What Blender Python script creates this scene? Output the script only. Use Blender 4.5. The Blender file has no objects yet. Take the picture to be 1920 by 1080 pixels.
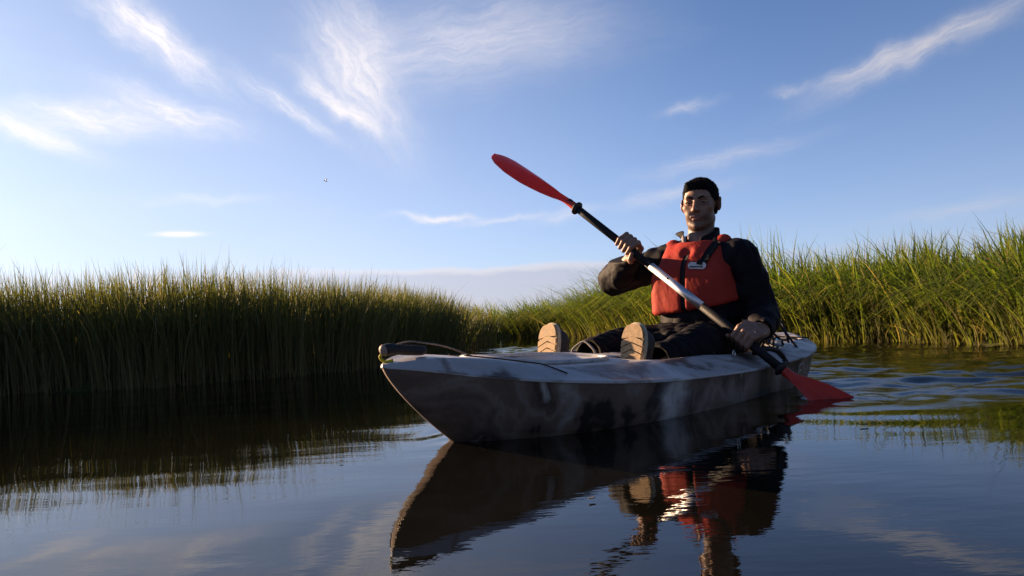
import bpy, bmesh, math, random
import numpy as np
from mathutils import Vector, Matrix
from mathutils.bvhtree import BVHTree

rng = np.random.default_rng(7)
random.seed(7)
scene = bpy.context.scene
COL = scene.collection
R = math.radians

# ------------------------------------------------------------------ camera
CAM_H, FOC, HOR, ROLL = 0.333, 1450.0, 58.0, 0.05      # height (m), focal px at 1920 wide
cam_d = bpy.data.cameras.new('camera')
cam = bpy.data.objects.new('camera', cam_d)
COL.objects.link(cam)
cam.location = (0, 0, CAM_H)
cam.rotation_euler = (Matrix.Rotation(R(90), 3, 'X') @ Matrix.Rotation(-ROLL, 3, 'Z')).to_euler()
cam_d.sensor_width = 36.0
cam_d.lens = 36.0 * FOC / 1920
cam_d.shift_x = -HOR * math.sin(ROLL) / 1920
cam_d.shift_y = HOR / 1920
cam_d.clip_start = 0.05
cam_d.clip_end = 6000
scene.camera = cam

# ------------------------------------------------------------------ sky, sun, exposure
SUN_AZ, SUN_EL = R(-54), R(12.5)          # azimuth from +Y towards +X
world = bpy.data.worlds.new('World')
scene.world = world
world.use_nodes = True
world.cycles.sampling_method = 'MANUAL'
world.cycles.sample_map_resolution = 256

sun_d = bpy.data.lights.new('sun', 'SUN')
sun_d.energy = 5.0
sun_d.angle = R(0.6)
sun_d.color = (1.0, 0.66, 0.38)
sun = bpy.data.objects.new('sun', sun_d)
COL.objects.link(sun)
sd = Vector((math.sin(SUN_AZ) * math.cos(SUN_EL), math.cos(SUN_AZ) * math.cos(SUN_EL), math.sin(SUN_EL)))
sun.rotation_euler = sd.to_track_quat('Z', 'Y').to_euler()
sun.location = sd * 30

vs = scene.view_settings
vs.view_transform = 'Standard'
vs.look = 'None'
vs.exposure = 1.56
vs.gamma = 1.0
vs.use_curve_mapping = False
scene.cycles.use_denoising = True
scene.cycles.max_bounces = 10
scene.cycles.transparent_max_bounces = 8
scene.cycles.caustics_reflective = False
scene.cycles.caustics_refractive = False
scene.cycles.sample_clamp_indirect = 6


def sky_dir(px, py):
    """compass bearing and elevation of a cloud, from a sighting in the 1920 px frame"""
    c, s = math.cos(ROLL), math.sin(ROLL)
    x = (px - 960) * c - (py - 540) * s
    y = (py - 540) * c + (px - 960) * s - HOR
    az = math.atan2(x, FOC)
    return az, math.atan2(-y, math.hypot(FOC, x))


def build_world():
    nt = world.node_tree
    N, L = nt.nodes, nt.links
    N.clear()
    out = N.new('ShaderNodeOutputWorld')
    bg = N.new('ShaderNodeBackground')
    bg.inputs['Strength'].default_value = 0.051
    L.new(bg.outputs[0], out.inputs[0])
    sky = N.new('ShaderNodeTexSky')
    sky.sky_type = 'NISHITA'
    sky.sun_disc = False
    sky.sun_elevation = SUN_EL
    sky.sun_rotation = SUN_AZ
    sky.altitude = 0
    sky.air_density = 0.6
    sky.dust_density = 0.4
    sky.ozone_density = 3.0
    tc = N.new('ShaderNodeTexCoord')
    sep = N.new('ShaderNodeSeparateXYZ')
    L.new(tc.outputs['Generated'], sep.inputs[0])

    def m(op, a, b=None, c=None, clamp=False):
        n = N.new('ShaderNodeMath')
        n.operation = op
        n.use_clamp = clamp
        for i, v in enumerate((a, b, c)):
            if v is None:
                continue
            if isinstance(v, (int, float)):
                n.inputs[i].default_value = v
            else:
                L.new(v, n.inputs[i])
        return n.outputs[0]
    az = m('ARCTAN2', sep.outputs[0], sep.outputs[1])
    el = m('ARCSINE', sep.outputs[2])
    comb = N.new('ShaderNodeCombineXYZ')
    L.new(az, comb.inputs[0])
    L.new(el, comb.inputs[1])
    ae = comb.outputs[0]
    # warp so that no cloud keeps a clean oval outline
    wn = N.new('ShaderNodeTexNoise')
    wn.inputs['Scale'].default_value = 22
    wn.inputs['Detail'].default_value = 5
    L.new(ae, wn.inputs['Vector'])
    wsub = N.new('ShaderNodeVectorMath')
    wsub.operation = 'SUBTRACT'
    L.new(wn.outputs['Color'], wsub.inputs[0])
    wsub.inputs[1].default_value = (0.5, 0.5, 0.5)
    wsc = N.new('ShaderNodeVectorMath')
    wsc.operation = 'MULTIPLY_ADD'
    L.new(wsub.outputs[0], wsc.inputs[0])
    wsc.inputs[1].default_value = (0.045, 0.03, 0)
    L.new(ae, wsc.inputs[2])
    aew = wsc.outputs[0]

    def patch(px, py, rx, ry, ang, dens, streak=0.0, seed=0.0, warped=True):
        a, e = sky_dir(px, py)
        mp = N.new('ShaderNodeMapping')
        mp.vector_type = 'TEXTURE'
        L.new(aew if warped else ae, mp.inputs['Vector'])
        mp.inputs['Location'].default_value = (a, e, 0)
        mp.inputs['Rotation'].default_value = (0, 0, R(ang))
        mp.inputs['Scale'].default_value = (rx / FOC, ry / FOC, 1)
        dot = N.new('ShaderNodeVectorMath')
        dot.operation = 'DOT_PRODUCT'
        L.new(mp.outputs[0], dot.inputs[0])
        L.new(mp.outputs[0], dot.inputs[1])
        g = m('EXPONENT', m('MULTIPLY', dot.outputs['Value'], -1.0))
        g = m('MULTIPLY', g, dens)
        if streak > 0:
            mp2 = N.new('ShaderNodeMapping')
            L.new(mp.outputs[0], mp2.inputs['Vector'])
            mp2.inputs['Scale'].default_value = (1.1, 1.1 * max(1.0, ry / 28), 1)
            mp2.inputs['Location'].default_value = (seed, seed * 1.7, seed * .3)
            ns = N.new('ShaderNodeTexNoise')
            ns.inputs['Scale'].default_value = 1.9
            ns.inputs['Detail'].default_value = 5
            ns.inputs['Roughness'].default_value = 0.68
            ns.inputs['Distortion'].default_value = 0.12
            L.new(mp2.outputs[0], ns.inputs['Vector'])
            k = m('MULTIPLY_ADD', ns.outputs['Fac'], 2.6 * streak + 0.01, 1 - 1.3 * streak - 0.12 * streak, clamp=False)
            k = m('MAXIMUM', k, 0.0)
            g = m('MULTIPLY', g, k)
        return g
    P = [
        # px, py, rx, ry, angle, density, streak, seed
        (290, 62, 105, 24, -37, 0.85, 0.85, 1.3),
        (215, 50, 70, 16, -37, 0.30, 0.8, 5.3),
        (55, 250, 75, 15, -17, 0.70, 0.55, 2.1),
        (175, 222, 105, 24, -2, 0.62, 0.7, 3.7),
        (330, 208, 95, 20, -16, 0.60, 0.8, 4.2),
        (672, 150, 120, 50, -58, 0.66, 0.8, 6.6),
        (600, 170, 60, 14, -40, 0.35, 0.8, 22.2),
        (545, 205, 85, 15, -32, 0.50, 0.9, 7.9),
        (655, 215, 62, 12, -30, 0.55, 0.6, 8.4),
        (690, 40, 60, 28, -50, 0.30, 0.8, 23.1),
        (850, 85, 210, 62, 8, 0.38, 0.75, 9.1),
        (1035, 70, 150, 50, 0, 0.15, 0.7, 9.9),
        (1735, 88, 140, 17, 17, 0.62, 0.75, 10.6),
        (1625, 120, 75, 12, 16, 0.34, 0.7, 11.6),
        (1290, 202, 36, 9, 8, 0.34, 0.6, 12.3),
        (1480, 170, 30, 7, 3, 0.26, 0.5, 13.1),
        (1350, 300, 125, 13, 8, 0.28, 0.75, 14.4),
        (1255, 366, 85, 12, 6, 0.32, 0.6, 15.9),
        (825, 406, 62, 6.5, -2, 0.75, 0.3, 16.2),
        (950, 408, 75, 6, 6, 0.35, 0.5, 17.5),
        (390, 373, 80, 9, 2, 0.22, 0.5, 18.8),
        (1810, 388, 90, 11, 6, 0.24, 0.6, 19.1),
        (1060, 400, 50, 10, 8, 0.3, 0.5, 21.7),
    ]
    tot = None
    for p in P:
        g = patch(*p)
        tot = g if tot is None else m('ADD', tot, g)
    g = patch(336, 439, 30, 4.0, 0, 1.2, 0, 0, warped=False)
    tot = m('ADD', tot, g)
    # thin high veil that runs on round the whole sky, so it goes on outside the frame as inside
    veil = N.new('ShaderNodeTexNoise')
    veil.inputs['Scale'].default_value = 3.2
    veil.inputs['Detail'].default_value = 7
    veil.inputs['Roughness'].default_value = 0.6
    vm = N.new('ShaderNodeMapping')
    vm.inputs['Rotation'].default_value = (0, 0, R(25))
    vm.inputs['Scale'].default_value = (0.8, 2.6, 1)
    L.new(ae, vm.inputs['Vector'])
    L.new(vm.outputs[0], veil.inputs['Vector'])
    v = m('MULTIPLY', m('MAXIMUM', m('SUBTRACT', veil.outputs['Fac'], 0.52), 0), 0.9)
    away = m('MULTIPLY_ADD', m('ABSOLUTE', az), 1.6, -0.55, clamp=True)
    high = m('MULTIPLY_ADD', el, 2.6, -0.85, clamp=True)
    v = m('MULTIPLY', v, m('MAXIMUM', m('MAXIMUM', away, high), 0.2))
    tot = m('ADD', tot, m('MULTIPLY', v, 1.4))
    tot = m('MINIMUM', tot, 0.92)

    # low bank of cloud along the horizon with a lumpy sunlit top
    bn = N.new('ShaderNodeTexNoise')
    bn.inputs['Scale'].default_value = 7
    bn.inputs['Detail'].default_value = 6
    bn.inputs['Roughness'].default_value = 0.55
    bm_ = N.new('ShaderNodeMapping')
    bm_.inputs['Scale'].default_value = (1, 2.2, 1)
    L.new(ae, bm_.inputs['Vector'])
    L.new(bm_.outputs[0], bn.inputs['Vector'])
    bn2 = N.new('ShaderNodeTexNoise')
    bn2.inputs['Scale'].default_value = 1.7
    bn2.inputs['Detail'].default_value = 1
    L.new(comb.outputs[0], bn2.inputs['Vector'])
    top = m('MULTIPLY_ADD', bn.outputs['Fac'], 0.034, 0.058)
    top = m('ADD', top, m('MULTIPLY', m('SUBTRACT', bn2.outputs['Fac'], 0.5), 0.05))
    depth = m('SUBTRACT', top, el)
    bank = m('MULTIPLY', depth, 130, clamp=True)
    # strongest ahead; it thins out to both sides
    fall = m('SUBTRACT', 1.15, m('MULTIPLY', m('ABSOLUTE', m('ADD', az, 0.02)), 2.2), clamp=True)
    fall = m('MAXIMUM', fall, 0.18)
    bank = m('MULTIPLY', bank, fall)
    edge = m('MULTIPLY', m('SUBTRACT', 1.0, m('MULTIPLY', depth, 75, clamp=True)), bank, clamp=True)

    # colours
    def mix(fac, a, b, mode='MIX'):
        n = N.new('ShaderNodeMix')
        n.data_type = 'RGBA'
        n.blend_type = mode
        for sock, v in ((n.inputs[0], fac), (n.inputs[6], a), (n.inputs[7], b)):
            if isinstance(v, (int, float)):
                sock.default_value = v
            elif isinstance(v, tuple):
                sock.default_value = v
            else:
                L.new(v, sock)
        return n.outputs[2]
    # cloud brightness follows the nearness of the sun
    sunv = N.new('ShaderNodeVectorMath')
    sunv.operation = 'DOT_PRODUCT'
    L.new(tc.outputs['Generated'], sunv.inputs[0])
    sunv.inputs[1].default_value = sd
    near = m('MULTIPLY_ADD', sunv.outputs['Value'], 0.5, 0.5)

    def ramp(v, a, b, c, d):
        n = N.new('ShaderNodeMapRange')
        n.interpolation_type = 'SMOOTHSTEP'
        L.new(v, n.inputs[0])
        for i, k in enumerate((a, b, c, d)):
            n.inputs[i + 1].default_value = k
        return n.outputs[0]
    # summer haze: the air scatters forward, so the sky brightens and pales towards the sun
    gain = ramp(near, 0.0, 0.62, 0.38, 1.08)
    g3 = N.new('ShaderNodeVectorMath')
    g3.operation = 'SCALE'
    L.new(sky.outputs[0], g3.inputs[0])
    L.new(gain, g3.inputs['Scale'])
    tint = mix(1.0, g3.outputs[0], SKY_TINT, 'MULTIPLY')
    lowf = m('EXPONENT', m('MULTIPLY', m('ABSOLUTE', el), -2.4))
    hz = m('MULTIPLY', ramp(near, 0.66, 1.03, 0.0, 0.66), lowf)
    skyc = mix(hz, tint, HAZE_COL)
    low = m('EXPONENT', m('MULTIPLY', m('ABSOLUTE', el), -6.0))
    skyc = mix(m('MULTIPLY', low, 0.64), skyc, LOW_COL)
    near = m('POWER', near, 1.6)
    cl = N.new('ShaderNodeMapRange')
    L.new(near, cl.inputs[0])
    cl.inputs[1].default_value = 0.0
    cl.inputs[2].default_value = 1.0
    cl.inputs[3].default_value = CLOUD_LO
    cl.inputs[4].default_value = CLOUD_HI
    cc = N.new('ShaderNodeVectorMath')
    cc.operation = 'SCALE'
    cc.inputs[0].default_value = (1.0, 0.93, 0.93)
    L.new(cl.outputs[0], cc.inputs['Scale'])
    bc = N.new('ShaderNodeVectorMath')
    bc.operation = 'SCALE'
    bc.inputs[0].default_value = (0.58, 0.575, 0.68)
    L.new(cl.outputs[0], bc.inputs['Scale'])
    c1 = mix(m('MULTIPLY', bank, 0.72), skyc, bc.outputs[0])
    c1 = mix(m('MULTIPLY', edge, 0.75), c1, cc.outputs[0])
    c2 = mix(tot, c1, cc.outputs[0])
    L.new(c2, bg.inputs['Color'])


CLOUD_LO, CLOUD_HI = 2.6, 8.5
SKY_TINT = (0.83, 1.0, 1.13, 1)
HAZE_COL = (6.5, 6.3, 6.2, 1)
LOW_COL = (4.7, 4.6, 5.3, 1)
build_world()


# ------------------------------------------------------------------ helpers
def tag(o, label=None, cat=None, group=None, kind=None):
    for k, v in (('label', label), ('category', cat), ('group', group), ('kind', kind)):
        if v:
            o[k] = v
    return o


def mesh_obj(name, verts, faces, mat, parent=None, smooth=True, loops=None):
    me = bpy.data.meshes.new(name)
    if isinstance(faces, np.ndarray):
        verts = np.asarray(verts, dtype=np.float32)
        n, k = faces.shape
        me.vertices.add(len(verts))
        me.vertices.foreach_set('co', verts.ravel())
        me.loops.add(n * k)
        me.loops.foreach_set('vertex_index', faces.astype(np.int32).ravel())
        me.polygons.add(n)
        me.polygons.foreach_set('loop_start', np.arange(0, n * k, k, dtype=np.int32))
        me.update(calc_edges=True)
        me.validate()
    else:
        me.from_pydata([tuple(v) for v in verts], [], faces)
        me.update()
    if smooth:
        me.polygons.foreach_set('use_smooth', np.ones(len(me.polygons), dtype=bool))
    if mat:
        me.materials.append(mat)
    o = bpy.data.objects.new(name, me)
    COL.objects.link(o)
    if parent:
        o.parent = parent
    return o


def add_attr(o, name, values, dom='POINT'):
    a = o.data.attributes.new(name, 'FLOAT', dom)
    a.data.foreach_set('value', np.asarray(values, dtype=np.float32))


def empty(name, loc, rot=0.0):
    e = bpy.data.objects.new(name, None)
    COL.objects.link(e)
    e.location = loc
    e.rotation_euler = (0, 0, rot)
    e.empty_display_size = 0.1
    return e


class G:
    """small node-graph helper"""
    def __init__(self, name):
        self.mat = bpy.data.materials.new(name)
        self.mat.use_nodes = True
        self.nt = self.mat.node_tree
        self.N, self.L = self.nt.nodes, self.nt.links
        self.N.clear()
        self.out = self.N.new('ShaderNodeOutputMaterial')

    def n(self, t, **kw):
        nd = self.N.new('ShaderNode' + t)
        for k, v in kw.items():
            setattr(nd, k, v)
        return nd

    def put(self, sock, v):
        if v is None:
            return
        if hasattr(v, 'is_output'):
            self.L.new(v, sock)
        else:
            sock.default_value = v

    def math(self, op, a, b=None, c=None, clamp=False):
        nd = self.n('Math', operation=op, use_clamp=clamp)
        for i, v in enumerate((a, b, c)):
            self.put(nd.inputs[i], v)
        return nd.outputs[0]

    def coord(self, kind='Object', scale=(1, 1, 1), rot=(0, 0, 0), loc=(0, 0, 0)):
        tc = self.n('TexCoord')
        mp = self.n('Mapping')
        self.L.new(tc.outputs[kind], mp.inputs['Vector'])
        mp.inputs['Scale'].default_value = scale
        mp.inputs['Rotation'].default_value = rot
        mp.inputs['Location'].default_value = loc
        return mp.outputs[0]

    def noise(self, vec, scale, detail=4, rough=0.55, dist=0.0):
        nd = self.n('TexNoise')
        self.put(nd.inputs['Vector'], vec)
        nd.inputs['Scale'].default_value = scale
        nd.inputs['Detail'].default_value = detail
        nd.inputs['Roughness'].default_value = rough
        nd.inputs['Distortion'].default_value = dist
        return nd.outputs['Fac']

    def ramp(self, fac, stops, interp='LINEAR'):
        nd = self.n('ValToRGB')
        cr = nd.color_ramp
        cr.interpolation = interp
        while len(cr.elements) < len(stops):
            cr.elements.new(0.5)
        for e, (p, c) in zip(cr.elements, stops):
            e.position = p
            e.color = (*c, 1) if len(c) == 3 else c
        self.put(nd.inputs[0], fac)
        return nd.outputs[0]

    def mix(self, fac, a, b, mode='MIX'):
        nd = self.n('Mix', data_type='RGBA', blend_type=mode)
        for i, v in ((0, fac), (6, a), (7, b)):
            if isinstance(v, tuple) and len(v) == 3:
                v = (*v, 1)
            self.put(nd.inputs[i], v)
        return nd.outputs[2]

    def attr(self, name):
        return self.n('Attribute', attribute_name=name).outputs['Fac']

    def bump(self, h, strength=0.3, dist=0.01):
        b = self.n('Bump')
        b.inputs['Strength'].default_value = strength
        b.inputs['Distance'].default_value = dist
        self.put(b.inputs['Height'], h)
        return b.outputs[0]

    def bsdf(self, color, rough=0.6, spec=0.5, metal=0.0, normal=None, **kw):
        p = self.n('BsdfPrincipled')
        if isinstance(color, tuple) and len(color) == 3:
            color = (*color, 1)
        self.put(p.inputs['Base Color'], color)
        self.put(p.inputs['Roughness'], rough)
        p.inputs['Specular IOR Level'].default_value = spec
        p.inputs['Metallic'].default_value = metal
        self.put(p.inputs['Normal'], normal)
        for k, v in kw.items():
            self.put(p.inputs[k.replace('_', ' ')], v)
        return p.outputs[0]

    def done(self, sh):
        self.L.new(sh, self.out.inputs['Surface'])
        return self.mat


def simple_mat(name, color, rough=0.6, spec=0.4, metal=0.0, nscale=40, var=0.25, bump=0.15, bdist=0.002):
    g = G(name)
    v = g.coord('Object')
    n = g.noise(v, nscale, 5)
    c0 = tuple(x * (1 - var) for x in color)
    c1 = tuple(min(1, x * (1 + var)) for x in color)
    col = g.ramp(n, [(0.3, c0), (0.7, c1)])
    rg = g.math('MULTIPLY_ADD', n, 0.25, rough - 0.12)
    return g.done(g.bsdf(col, rg, spec, metal, g.bump(n, bump, bdist)))


def smooth01(x):
    x = np.clip(x, 0, 1)
    return x * x * (3 - 2 * x)


# ------------------------------------------------------------------ the banks
LEFT = np.array([(-0.25, 11.6), (-0.37, 10.7), (-0.62, 8.6), (-0.82, 7.2), (-1.10, 5.95), (-1.52, 5.5), (-1.95, 5.3),
                 (-2.35, 5.05), (-3.4, 5.0), (-4.3, 4.5), (-4.75, 3.2), (-5.0, 1.0), (-5.1, -5), (-14, -12),
                 (-400, -12), (-400, 300), (-60, 60), (-12, 17), (-4, 13.6), (-1.2, 12.4)], float)
RIGHT = np.array([(2.5, 7.15), (3.02, 6.2), (3.10, 5.4), (3.16, 4.7), (3.4, 3.7), (4.1, 2.0), (4.6, -1.0), (4.8, -6),
                  (14, -12), (400, -12), (400, 300), (-60, 300), (-40, 70), (-12, 22), (-4, 15.8), (-0.6, 14.4), (0.55, 13.3), (1.15, 12.0),
                  (1.55, 10.6), (1.9, 9.3), (2.15, 8.1)], float)


def poly_sd(px, py, poly):
    """signed distance to a bank polygon, positive inside"""
    d = np.full(px.shape, 1e9)
    inside = np.zeros(px.shape, bool)
    n = len(poly)
    for i in range(n):
        ax, ay = poly[i]
        bx, by = poly[(i + 1) % n]
        ex, ey = bx - ax, by - ay
        t = np.clip(((px - ax) * ex + (py - ay) * ey) / (ex * ex + ey * ey), 0, 1)
        d = np.minimum(d, (px - ax - t * ex) ** 2 + (py - ay - t * ey) ** 2)
        cond = ((ay > py) != (by > py)) & (px < (bx - ax) * (py - ay) / (by - ay + 1e-12) + ax)
        inside ^= cond
    d = np.sqrt(d)
    return np.where(inside, d, -d)


def wob(x, y, f=1.0, s=0.0):
    return (np.sin(x * 2.1 * f + 1.3 + s) * np.cos(y * 1.7 * f + .4 + s) + .6 * np.sin(x * 4.7 * f - y * 3.9 * f + s * 2) + .35 * np.cos(x * 9.1 * f + y * 8.3 * f + s))


def axis(core0, core1, step, far):
    core = np.arange(core0, core1 + 1e-6, step)
    g = [step]
    out = 0.0
    ext = []
    while out < far:
        g.append(g[-1] * 1.22)
        out += g[-1]
        ext.append(out)
    ext = np.array(ext)
    return np.concatenate([(core0 - ext)[::-1], core, core1 + ext])


def grid_faces(nx, ny):
    i, j = np.meshgrid(np.arange(nx - 1), np.arange(ny - 1), indexing='ij')
    a = (i * ny + j).ravel()
    return np.stack([a, a + ny, a + ny + 1, a + 1], 1)


def make_ground():
    xs, ys = axis(-7, 7, 0.12, 3500), axis(-3, 18, 0.12, 3500)
    X, Y = np.meshgrid(xs, ys, indexing='ij')
    w = 0.10 * wob(X, Y, 1.2)
    d = np.maximum(poly_sd(X, Y, LEFT), poly_sd(X, Y, RIGHT)) + np.where(np.hypot(X, Y) < 40, w * 0.4, 0)
    far = (np.abs(X) > 350) | (Y > 280) | (Y < -11)
    d = np.where(far, 5, d)
    Z = np.where(d > 0, -0.02 + 0.10 * smooth01(d / 0.35) + 0.02 * wob(X, Y, 2), -0.02 - 0.45 * smooth01(-d / 0.9))
    V = np.stack([X, Y, Z], -1).reshape(-1, 3)
    g = G('marsh_mud')
    v = g.coord('Object')
    n = g.noise(v, 3.0, 8, 0.65)
    col = g.ramp(n, [(0.3, (0.028, 0.024, 0.010)), (0.5, (0.055, 0.060, 0.020)), (0.72, (0.085, 0.095, 0.030))])
    mat = g.done(g.bsdf(col, 0.85, 0.2, normal=g.bump(g.noise(v, 25, 6), 0.6, 0.02)))
    o = mesh_obj('ground', V, grid_faces(len(xs), len(ys)), mat)
    tag(o, kind='structure')


make_ground()

# ------------------------------------------------------------------ water
PADDLE_IN = (1.10, 2.74)


def water_height(X, Y, want_mask=False):
    """calm near the camera, chopped up where the kayak and the blade have passed"""
    H = np.zeros(X.shape)
    r = np.random.default_rng(21)
    # calm background: long low swell, crests mostly across the view
    for _ in range(34):
        lam = 0.07 * (0.8 / 0.07) ** r.uniform(0, 1)
        th = r.normal(math.pi / 2, 0.55)
        k = 2 * math.pi / lam
        H += 0.00020 * lam * np.sin(k * (X * math.cos(th) + Y * math.sin(th)) + r.uniform(0, 6.28) + 0.8 * wob(X, Y, 0.45, lam * 11))
    # disturbed water beside and behind the kayak, on the paddle side
    m = smooth01((X - 0.55 - 0.05 * wob(X, Y)) / 0.6) * smooth01((Y - 2.25 + 0.12 * wob(X, Y, .8)) / 0.55) * (1 - smooth01((Y - 5.2) / 1.6)) * (1 - smooth01((X - 3.6) / 1.6))
    m = m * (0.75 + 0.25 * wob(X, Y, 0.9, 2.0))
    C = np.zeros(X.shape)
    for _ in range(46):
        lam = 0.07 * (0.62 / 0.07) ** r.uniform(0, 1)
        th = r.normal(math.pi / 2 + 0.15, 0.75)
        k = 2 * math.pi / lam
        C += 0.0041 * lam ** 0.85 * np.sin(k * (X * math.cos(th) + Y * math.sin(th)) + r.uniform(0, 6.28) + 0.9 * wob(X, Y, 0.5, lam * 9))
    if want_mask:
        return m
    H += m * C * 1.0
    # channel far ahead: wind riffle behind the kayak
    mf = smooth01((Y - 6.2) / 2.0) * 0.5
    H += mf * C * 0.55
    # rings and hollow round the blade
    rr = np.hypot(X - PADDLE_IN[0] - 0.12, (Y - PADDLE_IN[1]) * 1.15)
    ang = np.arctan2(Y - PADDLE_IN[1], X - PADDLE_IN[0])
    rr = rr * (1 + 0.06 * wob(X, Y, 1.3)) + 0.03 * wob(X, Y, 2.2, 4)
    H += 0.0045 * np.exp(-rr / 0.32) * np.sin(2 * math.pi * rr / (0.13 + 0.08 * rr)) * smooth01(rr / 0.08) * (0.7 + 0.5 * np.sin(2 * ang + 1.0) * wob(X, Y, .8))
    rr2 = np.hypot(X - 1.75, (Y - 3.0) * 1.1)
    rr2 = rr2 + 0.05 * wob(X, Y, 1.7, 1)
    H += 0.0030 * np.exp(-rr2 / 0.4) * np.sin(2 * math.pi * rr2 / 0.26 + 1.0)
    # smooth trough of an older stroke
    H -= 0.011 * np.exp(-((X - 1.55) / 0.42) ** 2 - ((Y - 3.12) / 0.10) ** 2)
    # wavelets leaving the bow and the port side
    ax, ay = 0.64, 0.768
    s = (X + 0.26) * ax + (Y - 2.1) * ay
    q = (X + 0.26) * ay - (Y - 2.1) * ax
    for sgn in (1, -1):
        ph = q * sgn - 0.30 * np.maximum(s, 0) ** 0.9 - 0.02
        H += 0.0020 * smooth01(s / 0.3) * np.exp(-(ph / 0.10) ** 2) * np.cos(ph * 55) * np.exp(-np.maximum(s, 0) / 2.5)
    return H


def make_water():
    xs, ys = axis(-4.6, 4.4, 0.022, 3500), axis(0.55, 9.0, 0.022, 3500)
    X, Y = np.meshgrid(xs, ys, indexing='ij')
    fade = np.exp(-(np.maximum(np.abs(X) - 4.6, 0) / 2.5) ** 2) * np.exp(-(np.maximum(Y - 9.5, 0) / 3) ** 2) * np.exp(-(np.maximum(0.4 - Y, 0) / 0.8) ** 2)
    Z = water_height(X, Y) * fade
    V = np.stack([X, Y, Z], -1).reshape(-1, 3)
    g = G('marsh_water')
    v = g.coord('Object')
    fine = g.noise(g.coord('Object', (1.0, 2.6, 1.0), (0, 0, R(6))), 9.0, 3, 0.5)
    vf = g.noise(g.coord('Object', (1.0, 2.2, 1.0), (0, 0, R(-8))), 34.0, 2, 0.5)
    patch = g.noise(g.coord('Object', (0.5, 1.0, 1.0)), 0.9, 3)
    amp = g.ramp(patch, [(0.40, (0.15, 0.15, 0.15)), (0.65, (1, 1, 1))])
    h = g.math('MULTIPLY_ADD', vf, 0.22, g.math('MULTIPLY', fine, 1.0))
    h = g.math('MULTIPLY', h, amp)
    chop = g.noise(g.coord('Object', (1.0, 1.7, 1.0), (0, 0, R(10))), 26.0, 4, 0.6)
    h = g.math('ADD', h, g.math('MULTIPLY', g.math('MULTIPLY', chop, 16.0), g.attr('chop')))
    nrm = g.bump(h, 0.034, 0.02)
    body = g.n('BsdfDiffuse')
    silt = g.noise(v, 1.4, 4)
    g.put(body.inputs['Color'], g.ramp(silt, [(0.3, (0.004, 0.0042, 0.003)), (0.7, (0.008, 0.007, 0.004))]))
    gl = g.n('BsdfGlossy')
    gl.inputs['Roughness'].default_value = 0.0
    gl.inputs['Color'].default_value = (1, 1, 1, 1)
    g.put(gl.inputs['Normal'], nrm)
    fr = g.n('Fresnel')
    fr.inputs['IOR'].default_value = 1.33
    g.put(fr.inputs['Normal'], nrm)
    mx = g.n('MixShader')
    g.L.new(fr.outputs[0], mx.inputs[0])
    g.L.new(body.outputs[0], mx.inputs[1])
    g.L.new(gl.outputs[0], mx.inputs[2])
    mat = g.done(mx.outputs[0])
    o = mesh_obj('water', V, grid_faces(len(xs), len(ys)), mat)
    rb = np.hypot(X - PADDLE_IN[0] - .05, Y - PADDLE_IN[1])
    add_attr(o, 'chop', (np.clip(water_height(X, Y, True) * fade, 0, 1.2) * 0.7 + 1.6 * np.exp(-(rb / 0.16) ** 2)).ravel())
    tag(o, kind='structure')


make_water()


# ------------------------------------------------------------------ sedge and reed grass
def grass_mat(name, greens, straw, trans=0.45, foot=0.55, tipmix=4.0):
    g = G(name)
    r = g.attr('rnd')
    t = g.attr('along')
    leaf = g.ramp(r, [(0.0, greens[0]), (0.45, greens[1]), (0.80, greens[2]), (0.93, greens[3]), (1.0, straw)])
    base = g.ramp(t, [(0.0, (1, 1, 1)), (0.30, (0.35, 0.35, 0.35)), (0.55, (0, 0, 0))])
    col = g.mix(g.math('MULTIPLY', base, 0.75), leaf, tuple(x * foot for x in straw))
    tip = g.math('MULTIPLY', g.math('SUBTRACT', t, 0.88), tipmix, clamp=True)
    col = g.mix(tip, col, straw)
    p = g.bsdf(col, 0.62, 0.20)
    tr = g.n('BsdfTranslucent')
    tcol = g.mix(1.0, col, (1.6, 1.75, 0.7), 'MULTIPLY')
    g.put(tr.inputs['Color'], tcol)
    mx = g.n('MixShader')
    mx.inputs[0].default_value = trans
    g.L.new(p, mx.inputs[1])
    g.L.new(tr.outputs[0], mx.inputs[2])
    return g.done(mx.outputs[0])


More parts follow.
